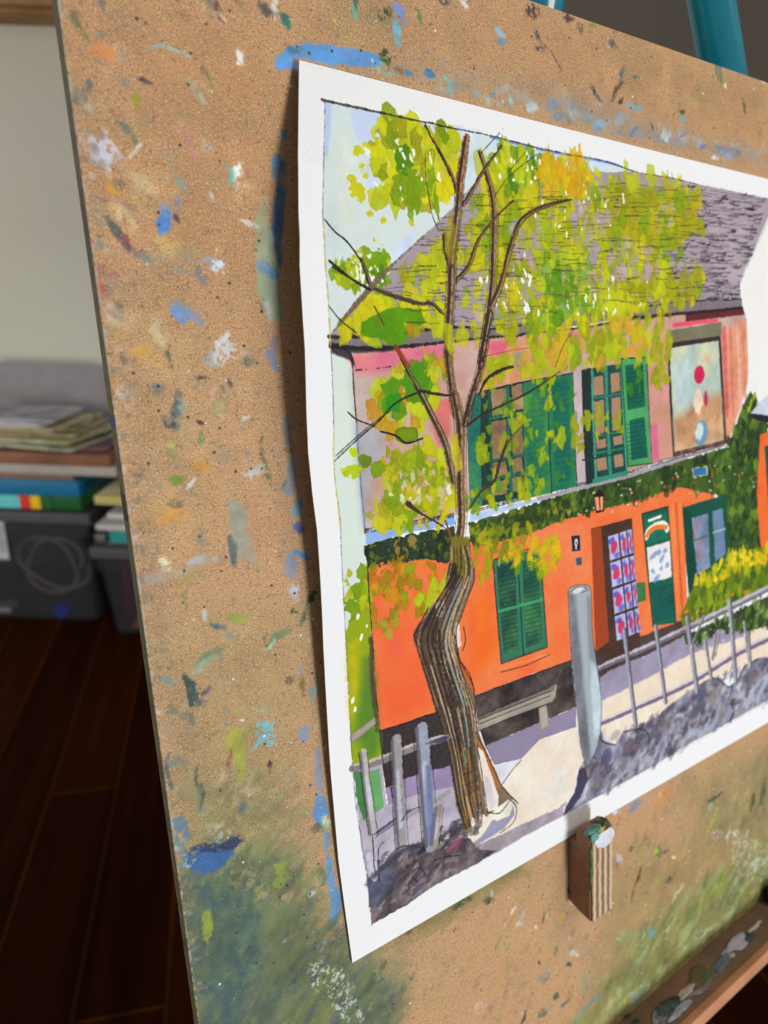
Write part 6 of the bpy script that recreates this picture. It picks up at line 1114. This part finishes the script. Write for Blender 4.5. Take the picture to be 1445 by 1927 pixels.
lb.parent = bin1; lb.matrix_parent_inverse = bin1.matrix_world.inverted() if False else Matrix.Identity(4)
lb.matrix_local = Matrix.Translation((lab_x - (xr - .26), -.18 - .0072, lab_z))
bm = bmesh.new()
for q in range(6):
    z = lab_z + .04 - q * .014
    box_bm(bm, (0, 0, .04 - q * .014), (.022 - .004 * (q % 3), .0006, .004))
lt = link('print', mesh_of(bm, False), mat('label_print', (60, 60, 64), rough=.8), lb); lt.matrix_local = Matrix.Translation((.004, -.0009, 0))
# coil of pale cable, blue cap inside the box
cx0, cz0 = at(88, 1070, YB + .03)
bm = bmesh.new(); pts = []
for i in range(70):
    a = i / 69 * 4 * math.pi; r = .075 + .02 * math.sin(a * 1.7); pts.append((r * 1.25 * math.cos(a), .012 * math.sin(a * .5) + i * .0003, .0 + r * math.sin(a)))
tube_bm(bm, pts, .006, 8); tag(room_obj('cable_coil', mesh_of(bm), mat('pale_cable', (176, 160, 150), rough=.6), (cx0, YB + .05, max(cz0, .12))), 'pale looped cable inside the large storage box', 'cable')
cx1, cz1 = at(120, 1157, YB + .02); bm = bmesh.new(); tube_bm(bm, [(0, 0, 0), (0, .02, 0), (0, .024, 0)], [.021, .021, .018], 28)
tag(room_obj('bottle_cap', mesh_of(bm), mat('blue_plastic_cap', (16, 48, 170), rough=.4), (cx1, YB - .012 + .02, max(cz1, .030))), 'round blue cap showing through the large storage box', 'cap')
cx2, cz2 = at(12, 1148, YB + .03); bm = bmesh.new(); box_bm(bm, (0, 0, 0), (.05, .05, .018), bev=.004); tag(room_obj('folded_cloth', mesh_of(bm), mat('pale_cloth', (170, 168, 174), rough=.9), (cx2, YB + .035, .024)), 'small pale folded cloth at the bottom of the large storage box', 'cloth')
# second box, closer and lower
Y2 = 1.72; xl = at(178, 1080, Y2)[0]; z2t = at(200, 1030, Y2)[1]; z2b = at(200, 1050, Y2)[1]
bin2 = storage_bin(xl + .005, xl + .44, z2b, Y2, .34, .022, 'smaller clear storage box with orange papers, half hidden by the board', z2t - z2b)
bm = bmesh.new(); prism_bm(bm, [(0, 0), (.16, 0), (.16, .19), (.10, .15), (.05, .08)], (1, 0, 0), (0, 0, 1), (0, 1, 0), (0, 0, 0), .03); tag(room_obj('orange_folder', mesh_of(bm, False), mat('orange_card', (224, 120, 30), rough=.7), (xl + .075, Y2 + .030, .014)), 'orange folder inside the smaller storage box', 'folder')
bm = bmesh.new(); box_bm(bm, (0, 0, 0), (.035, .06, .20), bev=.004); o = room_obj('notebook', mesh_of(bm), mat('dark_red_cover', (120, 24, 40), rough=.6), (xl + .062, Y2 + .10, .125)); tag(o, 'dark red notebook standing in the smaller storage box', 'notebook')
bm = bmesh.new(); box_bm(bm, (0, 0, 0), (.24, .008, .17), bev=.002); o = room_obj('loose_paper', mesh_of(bm), mat('grey_paper', (170, 166, 166), rough=.8), (xl + .17, Y2 + .16, .105)); tag(o, 'sheaf of grey paper standing in the smaller storage box', 'paper')

# stack on the big box, bottom to top
XL = xr - .52
o, b = slab('picture_book', 0, 150, 932, 961, YB + .002, .24, mat('green_book_cover', (20, 96, 40), rough=.5, noise=(14, 74, 36), scale=5), 'flat green book with coloured spine blocks, lying on the large storage box', 'book', x0=XL + .02, zb=zlid_t + .005)
zh = (b[3] - b[2])
for k, (pa, pb, col) in enumerate(((-30, 38, (96, 196, 196)), (38, 58, (206, 50, 40)), (58, 76, (232, 186, 20)), (76, 98, (14, 92, 24)))):
    xa = at(pa, 947, YB)[0]; xb = at(pb, 947, YB)[0]; bm = bmesh.new(); box_bm(bm, (0, 0, 0), (xb - xa, .003, zh * .92), bev=.0006, seg=1)
    s = room_obj('spine_block', mesh_of(bm), mat('spine_colour_%d' % k, col, rough=.5), ((xa + xb) / 2, YB, (b[2] + b[3]) / 2)); s.parent = o; s.matrix_local = Matrix.Translation(((xa + xb) / 2 - (b[0] + b[1]) / 2, -.0016, zh / 2))
o, b = slab('teal_box_file', 0, 146, 903, 932, YB - .004, .26, mat('teal_blue_card', (4, 106, 146), rough=.5), 'flat teal-blue box lying on the green book', 'box', x0=XL + .03, zb=b[3])
o, b = slab('cork_tile', 0, 136, 893, 903, YB, .26, mat('cork', (140, 108, 84), rough=.9, noise=(120, 90, 70), scale=90), 'thin tan board between the blue box and the white board', 'board', x0=XL, zb=b[3])
o, b = slab('foam_board', 0, 217, 876, 893, YB, .34, mat('pale_foam_board', (168, 158, 150), rough=.8), 'thick off-white board lying across the storage box', 'board', x0=XL, zb=b[3])
o, b = slab('wooden_panel', 0, 205, 853, 875, YB + .0, .32, mat('brown_wood_panel', (136, 90, 62), rough=.6, noise=(110, 70, 46), scale=12), 'brown wooden panel under the heap of sketches', 'panel', x0=XL, zb=b[3])
ztop = b[3] + .001
# heap of sketches: thin painted sheets, each slightly turned
def sketch_mat(seed, cols):
    m = bpy.data.materials.new('sketch_paint_%d' % seed); m.use_nodes = True; nt = m.node_tree; bs = nt.nodes['Principled BSDF']; L = nt.links; tc = nt.nodes.new('ShaderNodeTexCoord')
    mp = nt.nodes.new('ShaderNodeMapping'); mp.inputs['Location'].default_value = (seed * 3.1, seed * 1.7, 0); n = nt.nodes.new('ShaderNodeTexNoise'); n.inputs['Scale'].default_value = 15; n.inputs['Detail'].default_value = 4
    L.new(tc.outputs['Object'], mp.inputs['Vector']); L.new(mp.outputs['Vector'], n.inputs['Vector']); cr = nt.nodes.new('ShaderNodeValToRGB'); cr.color_ramp.interpolation = 'B_SPLINE'
    el = cr.color_ramp.elements; el[0].position = .3; el[1].position = .72; el[0].color = tuple(s2l(rgb(cols[0]))) + (1,); el[1].color = tuple(s2l(rgb(cols[-1]))) + (1,)
    for i, c in enumerate(cols[1:-1]): e = el.new(.3 + .42 * (i + 1) / (len(cols) - 1)); e.color = tuple(s2l(rgb(c))) + (1,)
    L.new(n.outputs['Fac'], cr.inputs['Fac']); L.new(cr.outputs['Color'], bs.inputs['Base Color']); bs.inputs['Roughness'].default_value = .7
    return m
SK = [((84, 30, 66), (120, 70, 90), (150, 130, 110), 'purple and mauve'), ((60, 66, 70), (196, 190, 170), (150, 140, 60), 'grey and ochre'), ((70, 96, 130), (206, 206, 200), (160, 150, 60), 'blue and cream'), ((176, 166, 130), (130, 130, 50), (206, 200, 184), 'olive and cream'),
      ((120, 110, 60), (196, 176, 150), (96, 110, 50), 'tan and green'), ((206, 204, 190), (150, 140, 80), (110, 96, 66), 'cream and brown'), ((150, 140, 60), (190, 170, 130), (206, 206, 200), 'mustard and white'), ((190, 188, 186), (206, 206, 206), (150, 150, 146), 'pale grey'), ((110, 104, 130), (176, 170, 176), (196, 196, 190), 'lilac-grey')]
for i, sp in enumerate(SK):
    w_, d_ = .46 - .012 * i, .30 - .008 * i; nxg, nyg = 24, 12; rr = np.random.default_rng(70 + i)
    gx, gy = np.meshgrid(np.linspace(-w_ / 2, w_ / 2, nxg), np.linspace(-d_ / 2, d_ / 2, nyg)); a1, a2 = rr.uniform(-.5, .5, 2)
    gz = .0012 * np.sin(gx * 9 + a1 * 6) * (gx / w_) + .0006 * (np.abs(gx) / w_ * 2) ** 4 * rr.random()
    bm = bmesh.new(); V1 = [[bm.verts.new((gx[j, k], gy[j, k], gz[j, k])) for k in range(nxg)] for j in range(nyg)]
    for j in range(nyg - 1):
        for k in range(nxg - 1): bm.faces.new((V1[j][k], V1[j][k + 1], V1[j + 1][k + 1], V1[j + 1][k]))
    me = mesh_of(bm); zt = ztop + .003 + i * .0088
    o = room_obj('loose_sketch', me, sketch_mat(i, sp[:3]), (xr - .20 - .012 * i + rr.uniform(-.035, .035), YB + .16 + rr.uniform(-.02, .02), zt), rz=rr.uniform(-.2, .2))
    md = o.modifiers.new('thick', 'SOLIDIFY'); md.thickness = .0046; md.offset = 1
    tag(o, '%s sketch pad, %s in the heap on the wooden panel' % (sp[3], ('lowest', 'second from bottom', 'third from bottom', 'fourth from bottom', 'middle one', 'fourth from top', 'third from top', 'second from top', 'topmost')[i]), 'sketch', 'sketches heaped on the storage box')
# grey sheet leaning on the wall behind
xa = at(-60, 700, 2.2)[0]; xb = at(189, 700, 2.2)[0]; z1 = at(90, 688, 2.2)[1]; z0 = at(90, 900, 2.2)[1]
bm = bmesh.new(); box_bm(bm, (0, 0, z1 / 2), (xb - xa, .006, z1), bev=.001, seg=1)
tag(room_obj('grey_plastic_sheet', mesh_of(bm), mat('matte_grey_plastic', (140, 132, 136), rough=.6), ((xa + xb) / 2, 2.20, 0.002), rx=-.06), 'large matt grey sheet leaning on the back wall behind the sketches', 'sheet')
# right-hand stack on the smaller box
xg = xr + .016; zl2 = z2t + .005
def pile(name, pxa, ya, yb, y, d, m, label, cat, zb, rz=0):
    xa = max(at(pxa, (ya + yb) / 2, Y2)[0], xg + (.02 if 'navy' in name else 0)); yin = y - Y2; y = Y2
    return slab(name, pxa, 330, ya, yb, y, d, m, label, cat, rz=rz, bev=.002, x0=xa, zb=zb, yin=yin)[1][3]
slab('ink_pot', 178, 197, 1007, 1027, Y2 + .02, .03, mat('black_ink_pot', (24, 24, 26), rough=.4, noise=(150, 150, 146), scale=30), 'small black pot beside the teal book', 'pot', bev=.002, zb=zl2)
z = pile('teal_book', 200, 1001, 1027, Y2 + .02, .22, mat('teal_cover', (40, 140, 136), rough=.5), 'teal book lying on the smaller storage box', 'book', zl2)
z = pile('paper_pad', 180, 990, 1000, Y2, .22, mat('white_pad_edge', (188, 182, 176), rough=.8), 'thick white paper pad lying on the teal book', 'paper pad', z)
z = pile('letter_sheet', 188, 980, 989, Y2 + .05, .18, mat('letter_white', (196, 190, 186), rough=.8), 'white papers lying on the thick pad', 'paper', z)
z = pile('dark_gap_slab', 176, 950, 980, Y2 + .12, .15, mat('dark_gap_black', (16, 18, 20), rough=.5), 'black slab filling the shaded gap between the papers and the yellow magazine', 'folder', z)  # dark slab added where there is only a shaded gap
z = pile('yellow_magazine', 180, 934, 941, Y2 - .01, .26, mat('magazine_cover', (180, 160, 40), rough=.5, noise=(190, 186, 170), scale=9), 'yellow and white magazine on top of the right-hand pile', 'magazine', z)
z = pile('navy_folder', 192, 921, 932, Y2 + .14, .13, mat('navy_card', (16, 40, 70), rough=.6), 'navy folder on the yellow magazine beside the sketches', 'folder', z)
# wooden shelf edge high on the wall
xs0, zt = at(-80, 0, 2.2); zb_ = at(50, 20, 2.2)[1]; xe = at(190, 20, 2.2)[0]
bm = bmesh.new(); box_bm(bm, (0, 0, 0), (xe - xs0 + .6, .15, .024), bev=.003); box_bm(bm, (0, .02, -.0165), (xe - xs0 + .6, .11, .009))
tag(room_obj('wall_shelf', mesh_of(bm), mat('golden_oak', (170, 122, 62), rough=.5, noise=(140, 96, 46), scale=7), ((xs0 + xe) / 2, 2.2 + .074, zb_ + .0275)), 'golden wooden shelf high on the off-white wall', 'shelf')
